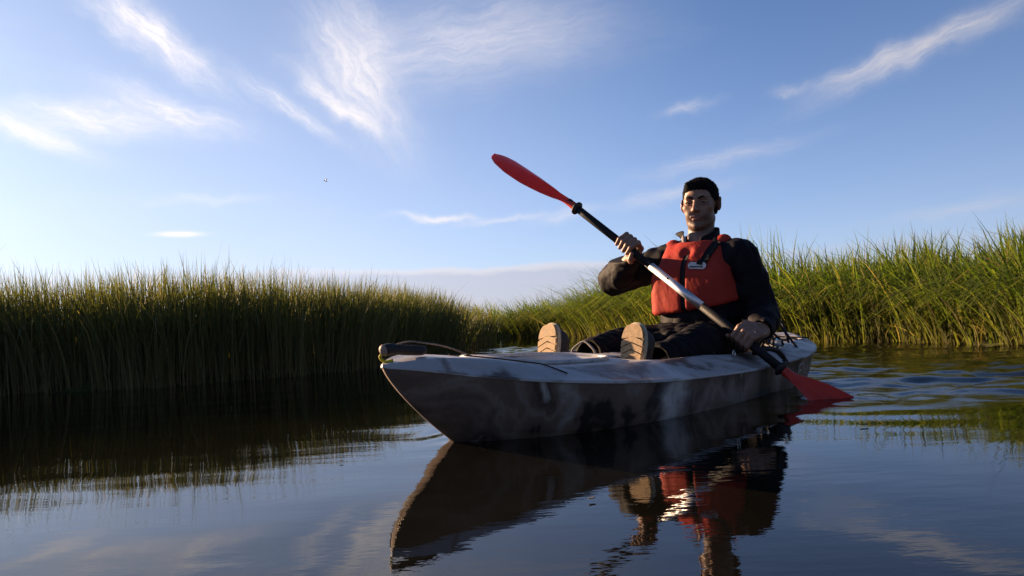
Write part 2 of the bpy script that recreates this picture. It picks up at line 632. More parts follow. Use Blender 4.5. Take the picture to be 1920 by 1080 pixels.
def blades(name, base, height, lean, droop, width, mat, label, cat='grass', seg=5, rnd=None, kink=0.0, r=rng):
    """ribbons: base (n,3), height (n,), lean (n,2) horizontal reach, droop (n,) sag of the tip, width (n,)"""
    n = len(base)
    t = np.linspace(0, 1, seg + 1)
    T = t[None, :]
    side = np.stack([-lean[:, 1], lean[:, 0]], 1)
    side = side / (np.linalg.norm(side, axis=1, keepdims=True) + 1e-9)
    yaw = r.normal(0, 0.9, n)
    c, s = np.cos(yaw), np.sin(yaw)
    side = np.stack([side[:, 0] * c - side[:, 1] * s, side[:, 0] * s + side[:, 1] * c], 1)
    reach = 0.35 * T + 0.65 * T ** 2.2
    X = base[:, 0:1] + lean[:, 0:1] * reach
    Y = base[:, 1:2] + lean[:, 1:2] * reach
    Z = base[:, 2:3] + height[:, None] * (T - 0.08 * T ** 3) - droop[:, None] * np.maximum(T - 0.45, 0) ** 2 * 3.3
    prof = np.minimum(1.0, 0.65 + 1.2 * T) * np.clip((1 - T) * 2.4, 0.0, 1.0) ** 0.8
    W = width[:, None] * prof * 0.5
    W = np.maximum(W, 0.0002)
    P = np.stack([X, Y, Z], -1)
    S = np.concatenate([side, np.zeros((n, 1))], 1)[:, None, :] * W[..., None]
    V = np.stack([P - S, P + S], 2).reshape(n, -1, 3)
    nv = V.shape[1]
    k = np.arange(seg) * 2
    q = np.stack([k, k + 1, k + 3, k + 2], 1)
    F = (q[None] + (np.arange(n) * nv)[:, None, None]).reshape(-1, 4)
    o = mesh_obj(name, V.reshape(-1, 3), F, mat, smooth=True)
    if rnd is None:
        rnd = r.random(n)
    add_attr(o, 'rnd', np.repeat(rnd, nv))
    add_attr(o, 'along', np.tile(np.repeat(t, 2), n))
    tag(o, label, cat, kind='stuff')
    return o


def scatter(poly, x0, x1, y0, y1, dens, band, fall=0.5, r=rng):
    """random points of a bank, thick at the water's edge and thinner inland"""
    n = int((x1 - x0) * (y1 - y0) * dens)
    X, Y = r.uniform(x0, x1, n), r.uniform(y0, y1, n)
    # tussocks
    d = poly_sd(X, Y, poly) + 0.05 * wob(X, Y, 1.4) + 0.02 * wob(X, Y, 4.0)
    keep = (d > -0.02) & (d < band)
    keep &= r.random(n) < np.where(d < 0.45, 1.0, fall)
    tuss = wob(X, Y, 3.1, 1.0)
    keep &= r.random(n) < 0.72 + 0.28 * np.clip(tuss, -1, 1)
    return X[keep], Y[keep], d[keep]


def outward(X, Y, poly):
    e = 0.03
    gx = poly_sd(X + e, Y, poly) - poly_sd(X - e, Y, poly)
    gy = poly_sd(X, Y + e, poly) - poly_sd(X, Y - e, poly)
    L = np.hypot(gx, gy) + 1e-9
    return -gx / L, -gy / L


GREENS_L = [(0.082, 0.092, 0.034), (0.112, 0.120, 0.044), (0.140, 0.138, 0.054), (0.19, 0.155, 0.075)]
GREENS_R = [(0.055, 0.088, 0.016), (0.085, 0.125, 0.022), (0.125, 0.155, 0.030), (0.19, 0.18, 0.05)]
STRAW = (0.26, 0.20, 0.095)
MAT_L = grass_mat('sedge_leaf', GREENS_L, STRAW, 0.30, 1.1, 1.2)
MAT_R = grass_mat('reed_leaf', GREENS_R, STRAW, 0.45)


def bank_grass(name, poly, box, dens, band, hmean, mat, label, wide, lean_out, lean_rand, droop, seg=5, hfun=None, r=rng, wind=(0, 0), rshift=0.0, hvar=0.13):
    X, Y, d = scatter(poly, *box, dens, band, 0.6, r=r)
    n = len(X)
    ox, oy = outward(X, Y, poly)
    edge = np.clip(1 - d / 0.5, 0, 1)
    h = hmean * np.clip(r.normal(0.90, hvar, n), 0.35, 1.22) * (1 + 0.06 * wob(X, Y, 1.1, 3.0))
    # a few tall flowering stems stand clear of the canopy
    tall = r.random(n) < 0.006
    h = np.where(tall, h * 1.18, h)
    if hfun is not None:
        h = h * hfun(X, Y)
    short = r.random(n) < 0.16
    h = np.where(short, h * r.uniform(0.3, 0.7, n), h)
    a = r.uniform(0, 2 * math.pi, n)
    la = np.abs(r.normal(0, lean_rand, n))
    lx = h * (np.cos(a) * la + ox * lean_out * edge * r.uniform(0.3, 1.5, n) + wind[0] * r.uniform(.3, 1.4, n))
    ly = h * (np.sin(a) * la + oy * lean_out * edge * r.uniform(0.3, 1.5, n) + wind[1] * r.uniform(.3, 1.4, n))
    dr = h * droop * np.abs(r.normal(0, 1, n)) * np.hypot(lx, ly) / (0.25 * h + 1e-6)
    dr = np.minimum(dr, 0.55 * h)
    zb = np.where(d > 0, -0.02 + 0.10 * smooth01(d / 0.35), -0.05)
    base = np.stack([X, Y, zb - 0.03], 1)
    w = wide * r.uniform(0.55, 1.35, n)
    rn = np.clip(r.random(n) * 0.92 + 0.16 * np.clip(wob(X, Y, 2.0, 5.0), -.6, .6) * 0.5 + rshift, 0, 1)
    dead = r.random(n) < 0.05
    rn = np.where(dead, 1.0, rn)
    return blades(name, base, h, np.stack([lx, ly], 1), dr, w, mat, label, seg=seg, rnd=rn, r=r)


rL = np.random.default_rng(101)
bank_grass('sedge_bank', LEFT, (-6.2, -0.1, -0.5, 9.0), 3100, 1.7, 0.92, MAT_L,
           'dense dark green sedge on the shaded bank ahead of the bow', 0.0072, 0.18, 0.20, 0.16, r=rL, hvar=0.07,
           hfun=lambda X, Y: np.where(Y > 5.4, np.clip(1.0 - 0.12 * (Y - 5.4) / 1.5, 0.84, 1), 1.0) * np.where(X < -2.2, 1.04, 1.0))
rF = np.random.default_rng(102)
bank_grass('sedge_bank', LEFT, (-4.5, 0.0, 9.0, 13.0), 1100, 1.2, 0.62, MAT_L,
           'sedge at the far tip of the shaded bank, leaning over the channel', 0.009, 0.30, 0.2, 0.2, r=rF)
rR = np.random.default_rng(103)
bank_grass('reed_bank', RIGHT, (1.9, 5.9, 2.4, 8.6), 3300, 1.4, 0.91, MAT_R,
           'tall sunlit reed grass along the bank behind the paddling person', 0.0120, 0.30, 0.46, 0.36, seg=6, hvar=0.09, r=rR, wind=(-0.06, -0.03))
rM = np.random.default_rng(104)
bank_grass('weeping_sedge', RIGHT, (-0.2, 3.6, 8.6, 15.0), 1600, 1.3, 1.24, MAT_R,
           'sunlit sedge drooping towards the channel beyond the boots', 0.011, 0.55, 0.22, 0.42, seg=6, r=rM, wind=(-0.22, -0.06),
           hfun=lambda X, Y: np.clip(1.02 - 0.10 * (Y - 10.0), 0.62, 1.05))
rD = np.random.default_rng(105)
bank_grass('far_sedge', RIGHT, (-9.0, -0.2, 13.5, 21.0), 700, 1.4, 0.75, MAT_R,
           'low strip of sedge closing the far end of the channel', 0.013, 0.3, 0.25, 0.25, seg=4, r=rD, wind=(-0.15, 0))


def fallen_stems():
    """bleached stems lodged at the foot of the sunny bank, lying over the water"""
    r = np.random.default_rng(55)
    n = 150
    i = r.integers(0, 3, n)
    pts = np.array([(2.5, 7.15), (3.02, 6.2), (3.10, 5.4), (3.16, 4.7)])
    f = r.random(n)[:, None]
    p = pts[i] * (1 - f) + pts[i + 1] * f
    base = np.stack([p[:, 0] + r.uniform(-0.05, 0.15, n), p[:, 1] + r.uniform(-0.05, 0.15, n), r.uniform(0.0, 0.12, n)], 1)
    a = r.uniform(0, 2 * math.pi, n)
    L = r.uniform(0.15, 0.5, n)
    lean = np.stack([np.cos(a) * L - 0.12, np.sin(a) * L - 0.06], 1)
    blades('fallen_stem', base, r.uniform(0.0, 0.28, n), lean, r.uniform(0, 0.05, n), r.uniform(0.005, 0.011, n), MAT_R,
           'bleached dead stems lying at the foot of the sunlit reeds', seg=5, rnd=np.ones(n), r=r)


fallen_stems()


# ------------------------------------------------------------------ kayak frame
FWD = np.array([-0.640, -0.768])          # unit vector towards the bow, in plan
LFT = np.array([0.768, -0.640])           # towards port
KC = np.array([0.537, 3.0])               # middle of the kayak
KROT = math.atan2(FWD[1], FWD[0])
KL = 2.75


def sight(px, py, depth):
    """world point seen at a place in the 1920 px frame, at a measured depth"""
    c, s = math.cos(ROLL), math.sin(ROLL)
    x = (px - 960) * c - (py - 540) * s
    y = (py - 540) * c + (px - 960) * s - HOR
    return np.array([x / FOC * depth, depth, CAM_H - y / FOC * depth])


def to_k(p):
    d = np.asarray(p[:2]) - KC
    return np.array([d @ FWD, d @ LFT, p[2]])


def to_w(p):
    q = KC + FWD * p[0] + LFT * p[1]
    return np.array([q[0], q[1], p[2]])


def dir_k(d):
    return np.array([d[0] * FWD[0] + d[1] * FWD[1], d[0] * LFT[0] + d[1] * LFT[1], d[2]])


# ------------------------------------------------------------------ generic shapes
def tube(points, radii, seg=10, cap=True, close=False):
    P = np.asarray(points, float)
    n = len(P)
    Rr = np.broadcast_to(np.asarray(radii, float), (n,))
    T = np.gradient(P, axis=0)
    if close:
        T = np.roll(P, -1, 0) - np.roll(P, 1, 0)
    T /= np.linalg.norm(T, axis=1, keepdims=True) + 1e-12
    ref = np.array([0, 0, 1.0]) if abs(T[0, 2]) < 0.9 else np.array([1.0, 0, 0])
    u = np.cross(T[0], ref)
    u /= np.linalg.norm(u)
    V, F = [], []
    for i in range(n):
        u = u - T[i] * (u @ T[i])
        u /= np.linalg.norm(u)
        v = np.cross(T[i], u)
        for k in range(seg):
            a = 2 * math.pi * k / seg
            V.append(P[i] + Rr[i] * (math.cos(a) * u + math.sin(a) * v))
    m = n if close else n - 1
    for i in range(m):
        j = (i + 1) % n
        for k in range(seg):
            k2 = (k + 1) % seg
            F.append((i * seg + k, i * seg + k2, j * seg + k2, j * seg + k))
    if cap and not close:
        F.append(tuple(range(seg))[::-1])
        F.append(tuple((n - 1) * seg + k for k in range(seg)))
    return V, F


def spline(pts, n):
    """Catmull-Rom through the points"""
    P = np.asarray(pts, float)
    Q = np.vstack([2 * P[0] - P[1], P, 2 * P[-1] - P[-2]])
    out = []
    for t in np.linspace(0, len(P) - 1 - 1e-9, n):
        i = int(t)
        f = t - i
        a, b, c, d = Q[i], Q[i + 1], Q[i + 2], Q[i + 3]
        out.append(0.5 * (2 * b + (c - a) * f + (2 * a - 5 * b + 4 * c - d) * f * f + (3 * b - a - 3 * c + d) * f ** 3))
    return np.array(out)


def box_part(name, size, loc, mat, parent, rot=(0, 0, 0), bevel=0.003):
    bm = bmesh.new()
    bmesh.ops.create_cube(bm, size=1)
    bmesh.ops.scale(bm, vec=size, verts=bm.verts)
    bmesh.ops.bevel(bm, geom=bm.edges[:], offset=bevel, segments=2, affect='EDGES')
    me = bpy.data.meshes.new(name)
    bm.to_mesh(me)
    bm.free()
    me.materials.append(mat)
    o = bpy.data.objects.new(name, me)
    COL.objects.link(o)
    o.parent = parent
    o.location = loc
    o.rotation_euler = rot
    return o


# ------------------------------------------------------------------ materials of the boat and kit
def marble_mat(name, stops, scale, rot, warp, rough=0.34, stretch=(1, 1, 1), swirl=0.75):
    g = G(name)
    v = g.coord('Object', stretch, rot)
    n1 = g.noise(v, scale, 5, 0.55, warp)
    n2 = g.noise(v, scale * 5, 4, 0.6, 0.5)
    f = g.math('MULTIPLY_ADD', n2, 0.16, g.math('SUBTRACT', n1, 0.08))
    col = g.ramp(f, stops)
    # poured swirls of the moulding: a pale one abreast of the boots, a black one further aft
    sx = g.n('SeparateXYZ')
    g.L.new(g.n('TexCoord').outputs['Object'], sx.inputs[0])
    wv = g.noise(g.coord('Object', (1.5, 1.5, 2.5), (0, 0, 0), (3, 1, 2)), 3.0, 5, 0.6)
    for x0, wd, amp, c in ((0.52, 0.062, swirl, (0.62, 0.60, 0.59)), (0.93, 0.028, swirl * .45, (0.5, 0.47, 0.45)), (-0.12, 0.07, 0.85, (0.035, 0.028, 0.025)), (-0.50, 0.06, 0.8, (0.03, 0.025, 0.023))):
        d = g.math('DIVIDE', g.math('ADD', g.math('SUBTRACT', sx.outputs[0], x0 - 0.16), g.math('MULTIPLY', wv, -0.32)), wd)
        k = g.math('EXPONENT', g.math('MULTIPLY', g.math('MULTIPLY', d, d), -1.0))
        k = g.math('MULTIPLY', k, g.math('MULTIPLY_ADD', n2, 2.2, -0.45, clamp=True))
        col = g.mix(g.math('MULTIPLY', k, amp * 1.9, clamp=True), col, c)
    sc = g.noise(g.coord('Object', (3, 60, 60)), 6, 3)
    scr = g.ramp(sc, [(0.66, (0, 0, 0)), (0.72, (1, 1, 1))])
    col = g.mix(g.math('MULTIPLY', scr, 0.10), col, (0.5, 0.5, 0.5))
    rg = g.math('MULTIPLY_ADD', n2, 0.25, rough - 0.1)
    return g.done(g.bsdf(col, rg, 0.5, normal=g.bump(g.noise(v, 160, 3), 0.10, 0.002)))


M_HULL = marble_mat('hull_plastic', [(0.0, (0.025, 0.021, 0.019)), (0.40, (0.035, 0.028, 0.025)), (0.435, (0.16, 0.115, 0.092)), (0.505, (0.21, 0.15, 0.12)), (0.53, (0.29, 0.235, 0.205)), (0.57, (0.20, 0.145, 0.12)), (0.62, (0.08, 0.058, 0.048)), (0.68, (0.52, 0.49, 0.47))],
                    1.7, (0, 0, 0), 0.8, 0.40, (1.7, 1.2, 1.0))
M_DECK = marble_mat('deck_plastic', [(0.0, (0.46, 0.445, 0.43)), (0.40, (0.42, 0.40, 0.39)), (0.45, (0.20, 0.16, 0.14)), (0.49, (0.46, 0.44, 0.43)), (0.57, (0.40, 0.385, 0.375)), (0.61, (0.13, 0.095, 0.08)), (0.67, (0.06, 0.045, 0.038)), (0.72, (0.45, 0.43, 0.42))],
                    2.3, (0, 0, 0.4), 0.8, 0.36, (1.0, 1.3, 1.0))
M_BEAD = simple_mat('pale_rim_plastic', (0.50, 0.49, 0.48), 0.3, 0.5, nscale=20, var=0.25, bump=0.05)
M_RUBBER = simple_mat('black_rubber', (0.016, 0.015, 0.016), 0.6, 0.4, nscale=90, bump=0.3)
M_CORD = simple_mat('dark_cord', (0.03, 0.026, 0.022), 0.8, 0.2, nscale=300)
M_TAN = simple_mat('tan_rubber', (0.33, 0.24, 0.18), 0.6, 0.3, nscale=60)
M_YELLOW = simple_mat('yellow_cord', (0.55, 0.48, 0.02), 0.6, 0.3, nscale=200)
M_STEEL = simple_mat('steel', (0.62, 0.62, 0.62), 0.25, 0.5, 1.0, nscale=80, var=0.1)
M_PRINT = simple_mat('white_print', (0.62, 0.62, 0.64), 0.5, 0.4, nscale=120, var=0.15)

# ------------------------------------------------------------------ kayak
WMAX = 0.39


def k_w(S):
    S = np.asarray(S, float)
    r = np.where(S < 1.45, 1 - S / 1.45, (S - 1.45) / (KL - 1.45))
    return WMAX * np.maximum(1 - np.clip(r, 0, 1) ** 3, 0) ** 0.8


def smooth_curve(xs, ys, width=0.22):
    d = np.linspace(-0.6, KL + 0.6, 800)
    y = np.interp(d, xs, ys)
    k = int(width / (d[1] - d[0])) | 1
    for _ in range(2):
        y = np.convolve(np.pad(y, k // 2, mode='edge'), np.ones(k) / k, 'valid')
    y0 = np.interp([0, KL], xs, ys) - np.interp([0, KL], d, y)
    y = y + y0[0] * np.exp(-(d / .12) ** 2) + y0[1] * np.exp(-((d - KL) / .12) ** 2)
    return lambda S: np.interp(S, d, y)


SHEER = smooth_curve([0, .1, .3, .7, 1.35, 1.9, 2.4, 2.75], [.233, .216, .186, .152, .134, .138, .156, .185])


def k_sheer(S):
    return SHEER(S)


RIM = smooth_curve([0, .05, .12, .25, .45, .7, .9, 1.1, 1.35, 1.9, 2.4, 2.75], [.236, .248, .249, .238, .205, .195, .190, .186, .180, .174, .178, .190], 0.07)


def k_rim(S):
    return RIM(S)


def well(t, v, t0, t1, v0, hw, p=4.0):
    """smooth superellipse mask, 1 inside"""
    a = np.abs((t - (t0 + t1) / 2) / ((t1 - t0) / 2)) ** p + np.abs((v - v0) / hw) ** p
    return smooth01((1.0 - a) * 1.6 + 0.0)


def deck_z(t, v):
    S = KL / 2 - t
    w = k_w(S) + 1e-6
    a = np.clip(np.abs(v) / w, 0, 1)
    zs, zr = k_sheer(S), k_rim(S)
    z = zs + (zr - zs) * smooth01((1 - a) / 0.36) ** 0.85
    z = z + 0.004 * (1 - a * a) * smooth01(S / 0.3)
    # storage well in the foredeck, with a raised lip
    m = well(t, v, 0.50, 1.00, 0, 0.155, 3.0)
    lip = well(t, v, 0.475, 1.025, 0, 0.175, 3.0)
    z = z + 0.007 * lip
    z = z * (1 - m) + (z - 0.10) * m
    for vc in (-0.145, 0.155):
        m = well(t, v, 0.02, 0.475, vc, 0.088, 4.0)
        z = z * (1 - m) + 0.045 * m
    m = well(t, v, -0.72, 0.14, 0, 0.275, 5.0)
    z = z * (1 - m) + 0.085 * m
    m = well(t, v, -1.20, -0.80, 0, 0.175, 4.0)
    z = z * (1 - m) + (z - 0.055) * m
    return z


def make_kayak():
    k = empty('kayak', (KC[0], KC[1], 0), KROT)
    k.rotation_euler = (R(-3.2), 0, KROT)      # heeled a touch to the paddle side
    tag(k, 'sit-on-top kayak of marbled brown and white plastic floating on the water', 'kayak')
    # deck
    nu, nq = 300, 141
    u = 0.5 - 0.5 * np.cos(np.linspace(0, math.pi, nu)) * 1.0
    S = (0.35 * u + 0.65 * np.linspace(0, 1, nu)) * KL
    q = np.linspace(-1, 1, nq)
    SS, QQ = np.meshgrid(S, q, indexing='ij')
    VV = QQ * k_w(SS) * 1.0
    ZZ = deck_z(KL / 2 - SS, VV)
    over = 1.0 + 0.012 * (np.abs(QQ) > 0.999)
    D = np.stack([KL / 2 - SS, VV * over, ZZ], -1)
    # small turned-down lip along both edges
    lipL, lipR = D[:, :1].copy(), D[:, -1:].copy()
    for lp in (lipL, lipR):
        lp[..., 2] -= 0.007
    D = np.concatenate([lipL, D, lipR], 1)
    F = grid_faces(nu, nq + 2)
    mesh_obj('deck', D.reshape(-1, 3), F, M_DECK, k)
    # hull
    nl = 26
    g = np.linspace(0, 1, nl)
    zk = -0.095
    uu = 0.5 - 0.5 * np.cos(np.linspace(0, math.pi, 160))
    uu = 0.5 * uu + 0.5 * np.linspace(0, 1, 160)
    rows = []
    for side in (1, -1):
        gg = g if side == 1 else g[::-1][1:]
        for gi in gg:
            zs = k_sheer(uu * KL)
            rocker = 0.05 * np.abs(2 * uu - 1) ** 4
            z = zs - 0.002 + (zk + rocker - zs) * gi
            fall = np.clip((0.233 - (0.233 - 0.33 * gi)) / 0.233, 0, 2)
            S0 = 0.205 * fall ** 1.3
            S1 = 0.10 * fall
            Sx = S0 + (KL - S0 - S1) * uu
            fw = np.interp(gi, [0, .15, .4, .58, .72, .85, .94, 1], [0.985, .965, .945, .915, .83, .60, .30, 0])
            rows.append(np.stack([KL / 2 - Sx, side * k_w(uu * KL) * fw, z], -1))
    Hh = np.stack(rows, 1)
    mesh_obj('hull', Hh.reshape(-1, 3), grid_faces(Hh.shape[0], Hh.shape[1])[:, ::-1], M_HULL, k)
    dz = lambda t, v: float(deck_z(np.array(t), np.array(v)))
    # bow carry handle: rubber grip on a cord
    hp = np.array([(1.365, -0.012, .268), (1.34, -0.010, .272), (1.30, -.006, .2675), (1.275, 0.0, .2655), (1.255, 0.004, .2640), (1.235, .006, .2625)])
    pts = spline(hp, 24)
    rad = np.interp(np.linspace(0, 1, 24), [0, .05, .12, .3, .6, .9, 1], [.009, .0148, .0155, .0142, .0138, .013, .010])
    h = mesh_obj('carry_handle', *tube(pts, rad, 14), M_RUBBER, k)
    h['label'] = 'black rubber grip of the carry handle at the bow'
    cap = tube(pts[:3] + np.array([0.006, 0, 0]), [0.006, 0.0130, 0.0152], 14)
    mesh_obj('grip_end', *cap, M_TAN, h)  # tan cap over the front end of the black grip
    c = spline([(1.335, -0.008, .268), (1.365, -.02, .256), (1.358, -0.012, .241), (1.34, 0.0, .244)], 14)
    mesh_obj('yellow_cord', *tube(c, 0.0038, 7), M_YELLOW, h)
    c = spline([(1.37, -.012, .27), (1.30, .004, .288), (1.24, .006, .283), (1.16, .012, .268), (1.08, .03, dz(1.08, .03) + .004)], 24)
    mesh_obj('cord', *tube(c, 0.0024, 6), M_TAN, h)
    # thin line trailing over the foredeck
    path = [(1.16, 0.02), (1.10, .06), (1.05, .12), (1.02, .165), (0.985, .165), (0.955, .20), (0.925, .245)]
    c = spline([(t, v, dz(t, v) + 0.003) for t, v in path], 40)
    c[:, 2] = [dz(p[0], p[1]) + 0.003 for p in c]
    mesh_obj('deck_line', *tube(c, 0.0021, 6), M_CORD, k)
    # raised bead round the foredeck well
    a = np.linspace(0, 2 * math.pi, 97)[:-1]
    ca, sa = np.cos(a), np.sin(a)
    bt = 0.75 + 0.257 * np.sign(ca) * np.abs(ca) ** (2 / 3)
    bv_ = 0.161 * np.sign(sa) * np.abs(sa) ** (2 / 3)
    ring = np.stack([bt, bv_, deck_z(bt, bv_) + 0.003], 1)
    mesh_obj('well_rim', *tube(ring, 0.0075, 8, close=True), M_BEAD, k)
    # scupper plugs and a drain in the foredeck well
    for t, v in ((0.62, 0.075), (0.57, 0.085), (0.62, -0.075)):
        a = np.linspace(0, 2 * math.pi, 13)[:-1]
        z = dz(t, v)
        V, F2 = tube([(t, v, z - 0.004), (t, v, z + 0.004), (t, v, z + 0.0055)], [0.022, 0.022, 0.018], 16)
        mesh_obj('scupper_plug', V, F2, M_RUBBER, k)
    # port side carry handle
    a0, a1 = np.array([-0.175, 0.325, .185]), np.array([-0.325, 0.383, .142])
    mid = (a0 + a1) / 2 + np.array([0, 0.02, 0.022])
    c = spline([a0, a0 * .75 + a1 * .25 + np.array([0, .012, .018]), mid, a0 * .25 + a1 * .75 + np.array([0, .012, .014]), a1], 20)
    sh = mesh_obj('side_handle', *tube(c, np.interp(np.linspace(0, 1, 20), [0, .15, .85, 1], [.006, .0105, .0105, .006]), 10), M_RUBBER, k)
    for p in (a0, a1):
        V, F2 = tube([p - np.array([0, 0, .016]), p + np.array([0, 0, .004])], [0.014, 0.010], 10)
        mesh_obj('bracket', V, F2, M_RUBBER, sh)
    # steel eye on the port rim
    a = np.linspace(0, 2 * math.pi, 19)[:-1]
    t0, v0 = -0.045, 0.297
    z0 = dz(t0, v0)
    ring = np.stack([t0 + 0.011 * np.cos(a), np.full_like(a, v0), z0 + 0.012 + 0.011 * np.sin(a)], 1)
    mesh_obj('eye_ring', *tube(ring, 0.0024, 7, close=True), M_STEEL, k)
    # bungee cords and buckles over the rear well
    for tt in (-0.84, -0.97, -1.1):
        c = spline([(tt, s * 0.2, dz(tt, s * 0.2) + 0.008) for s in (-1, -.5, 0, .5, 1)], 20)
        c[:, 2] = np.maximum([dz(p[0], p[1]) + .006 for p in c], float(k_rim(KL / 2 - tt)) + 0.004)
        mesh_obj('bungee', *tube(c, 0.004, 7), M_RUBBER, k)
    rb = np.random.default_rng(4)
    for i in range(9):
        p0 = np.array([-0.66 + rb.normal(0, .05), 0.20 + rb.normal(0, .045), 0.185])
        c = spline([p0, p0 + rb.normal(0, .03, 3) + [0, 0, .02], p0 + rb.normal(0, .035, 3) + [0, 0, .012], p0 + rb.normal(0, .05, 3) - [0, 0, .01]], 14)
        mesh_obj('strap', *tube(c, 0.0055, 7), M_RUBBER, k)
    box_part('buckle', (0.035, 0.02, 0.012), (-0.64, 0.235, 0.197), M_STEEL, k, (0.3, 0.2, 0.6))
    # seat
    seat = box_part('seat', (0.40, 0.40, 0.035), (-0.40, 0, 0.100), M_RUBBER, k, (0, R(-4), 0), 0.014)
    box_part('backrest', (0.045, 0.34, 0.26), (-0.63, 0, 0.22), M_RUBBER, k, (0, R(-14), 0), 0.018)
    # white print on the port quarter of the hull
    hb = BVHTree.FromPolygons([tuple(v) for v in Hh.reshape(-1, 3)], [tuple(int(i) for i in f) for f in grid_faces(Hh.shape[0], Hh.shape[1])])
    strokes = [((-.53, .105), (-.53, .045)), ((-.53, .105), (-.585, .112)), ((-.53, .078), (-.58, .084)), ((-.53, .048), (-.575, .055)),
               ((-.60, .113), (-.65, .060)), ((-.65, .060), (-.70, .100)), ((-.70, .100), (-.70, .066)), ((-.61, .055), (-.61, .028)), ((-.61, .042), (-.635, .045)),
               ((-.655, .050), (-.655, .028)), ((-.655, .028), (-.685, .034)), ((-.70, .052), (-.70, .030)), ((-.70, .052), (-.725, .054)), ((-.725, .054), (-.725, .032)),
               ((-.54, .033), (-.59, .036))]
    pr = None
    V, F2 = [], []
    for (p, q2) in strokes:
        pa, pb = np.array(p), np.array(q2)
        d = (pb - pa) / np.linalg.norm(pb - pa)
        nrm = np.array([-d[1], d[0]]) * 0.0035
        seg = 5
        b0 = len(V)
        for f in np.linspace(0, 1, seg):
            for sgn in (-1, 1):
                c2 = pa * (1 - f) + pb * f + nrm * sgn
                hit = hb.ray_cast(Vector((c2[0], 0.8, c2[1])), Vector((0, -1, 0)))
                y = hit[0].y if hit[0] else 0.36
                V.append((c2[0], y + 0.0022, c2[1]))
        for i in range(seg - 1):
            F2.append((b0 + 2 * i, b0 + 2 * i + 1, b0 + 2 * i + 3, b0 + 2 * i + 2))
    pr = mesh_obj('hull_print', V, F2, M_PRINT, k)
    pr['label'] = 'white printed marks on the side of the hull near the stern'
    return k


kayak = make_kayak()

# ------------------------------------------------------------------ paddle
PA = sight(932, 273, 3.70)               # tip of the raised blade
PB = sight(1479, 702, 2.80)              # neck of the blade in the water
PD = (PB - PA) / np.linalg.norm(PB - PA)
PLEN = np.linalg.norm(PB - PA)


def on_shaft(px):
    """point of the shaft seen at a given column of the frame"""
    lo, hi = 0.0, PLEN
    for _ in range(50):
        mid = (lo + hi) / 2
        p = PA + PD * mid
        x, y = p[0] / p[1] * FOC, (CAM_H - p[2]) / p[1] * FOC + HOR
        u = x * math.cos(ROLL) + y * math.sin(ROLL) + 960
        if u < px:
            lo = mid
        else:
            hi = mid
    return (lo + hi) / 2


def paddle_mats():
    g = G('blade_plastic')
    v = g.coord('Object')
    n = g.noise(v, 30, 5)
    col = g.ramp(n, [(0.3, (0.62, 0.038, 0.022)), (0.7, (0.74, 0.055, 0.028))])
    p = g.bsdf(col, 0.38, 0.5, normal=g.bump(n, 0.1, 0.002))
    tr = g.n('BsdfTranslucent')
    tr.inputs['Color'].default_value = (0.75, 0.06, 0.03, 1)
    mx = g.n('MixShader')
    mx.inputs[0].default_value = 0.25
    g.L.new(p, mx.inputs[1])
    g.L.new(tr.outputs[0], mx.inputs[2])
    return g.done(mx.outputs[0])


M_BLADE = paddle_mats()
M_SHAFT = simple_mat('black_grip_tube', (0.010, 0.010, 0.013), 0.6, 0.2, nscale=200, bump=0.25)
M_ALU = simple_mat('brushed_aluminium', (0.60, 0.62, 0.67), 0.46, 0.5, 1.0, nscale=25, var=0.06, bump=0.05)


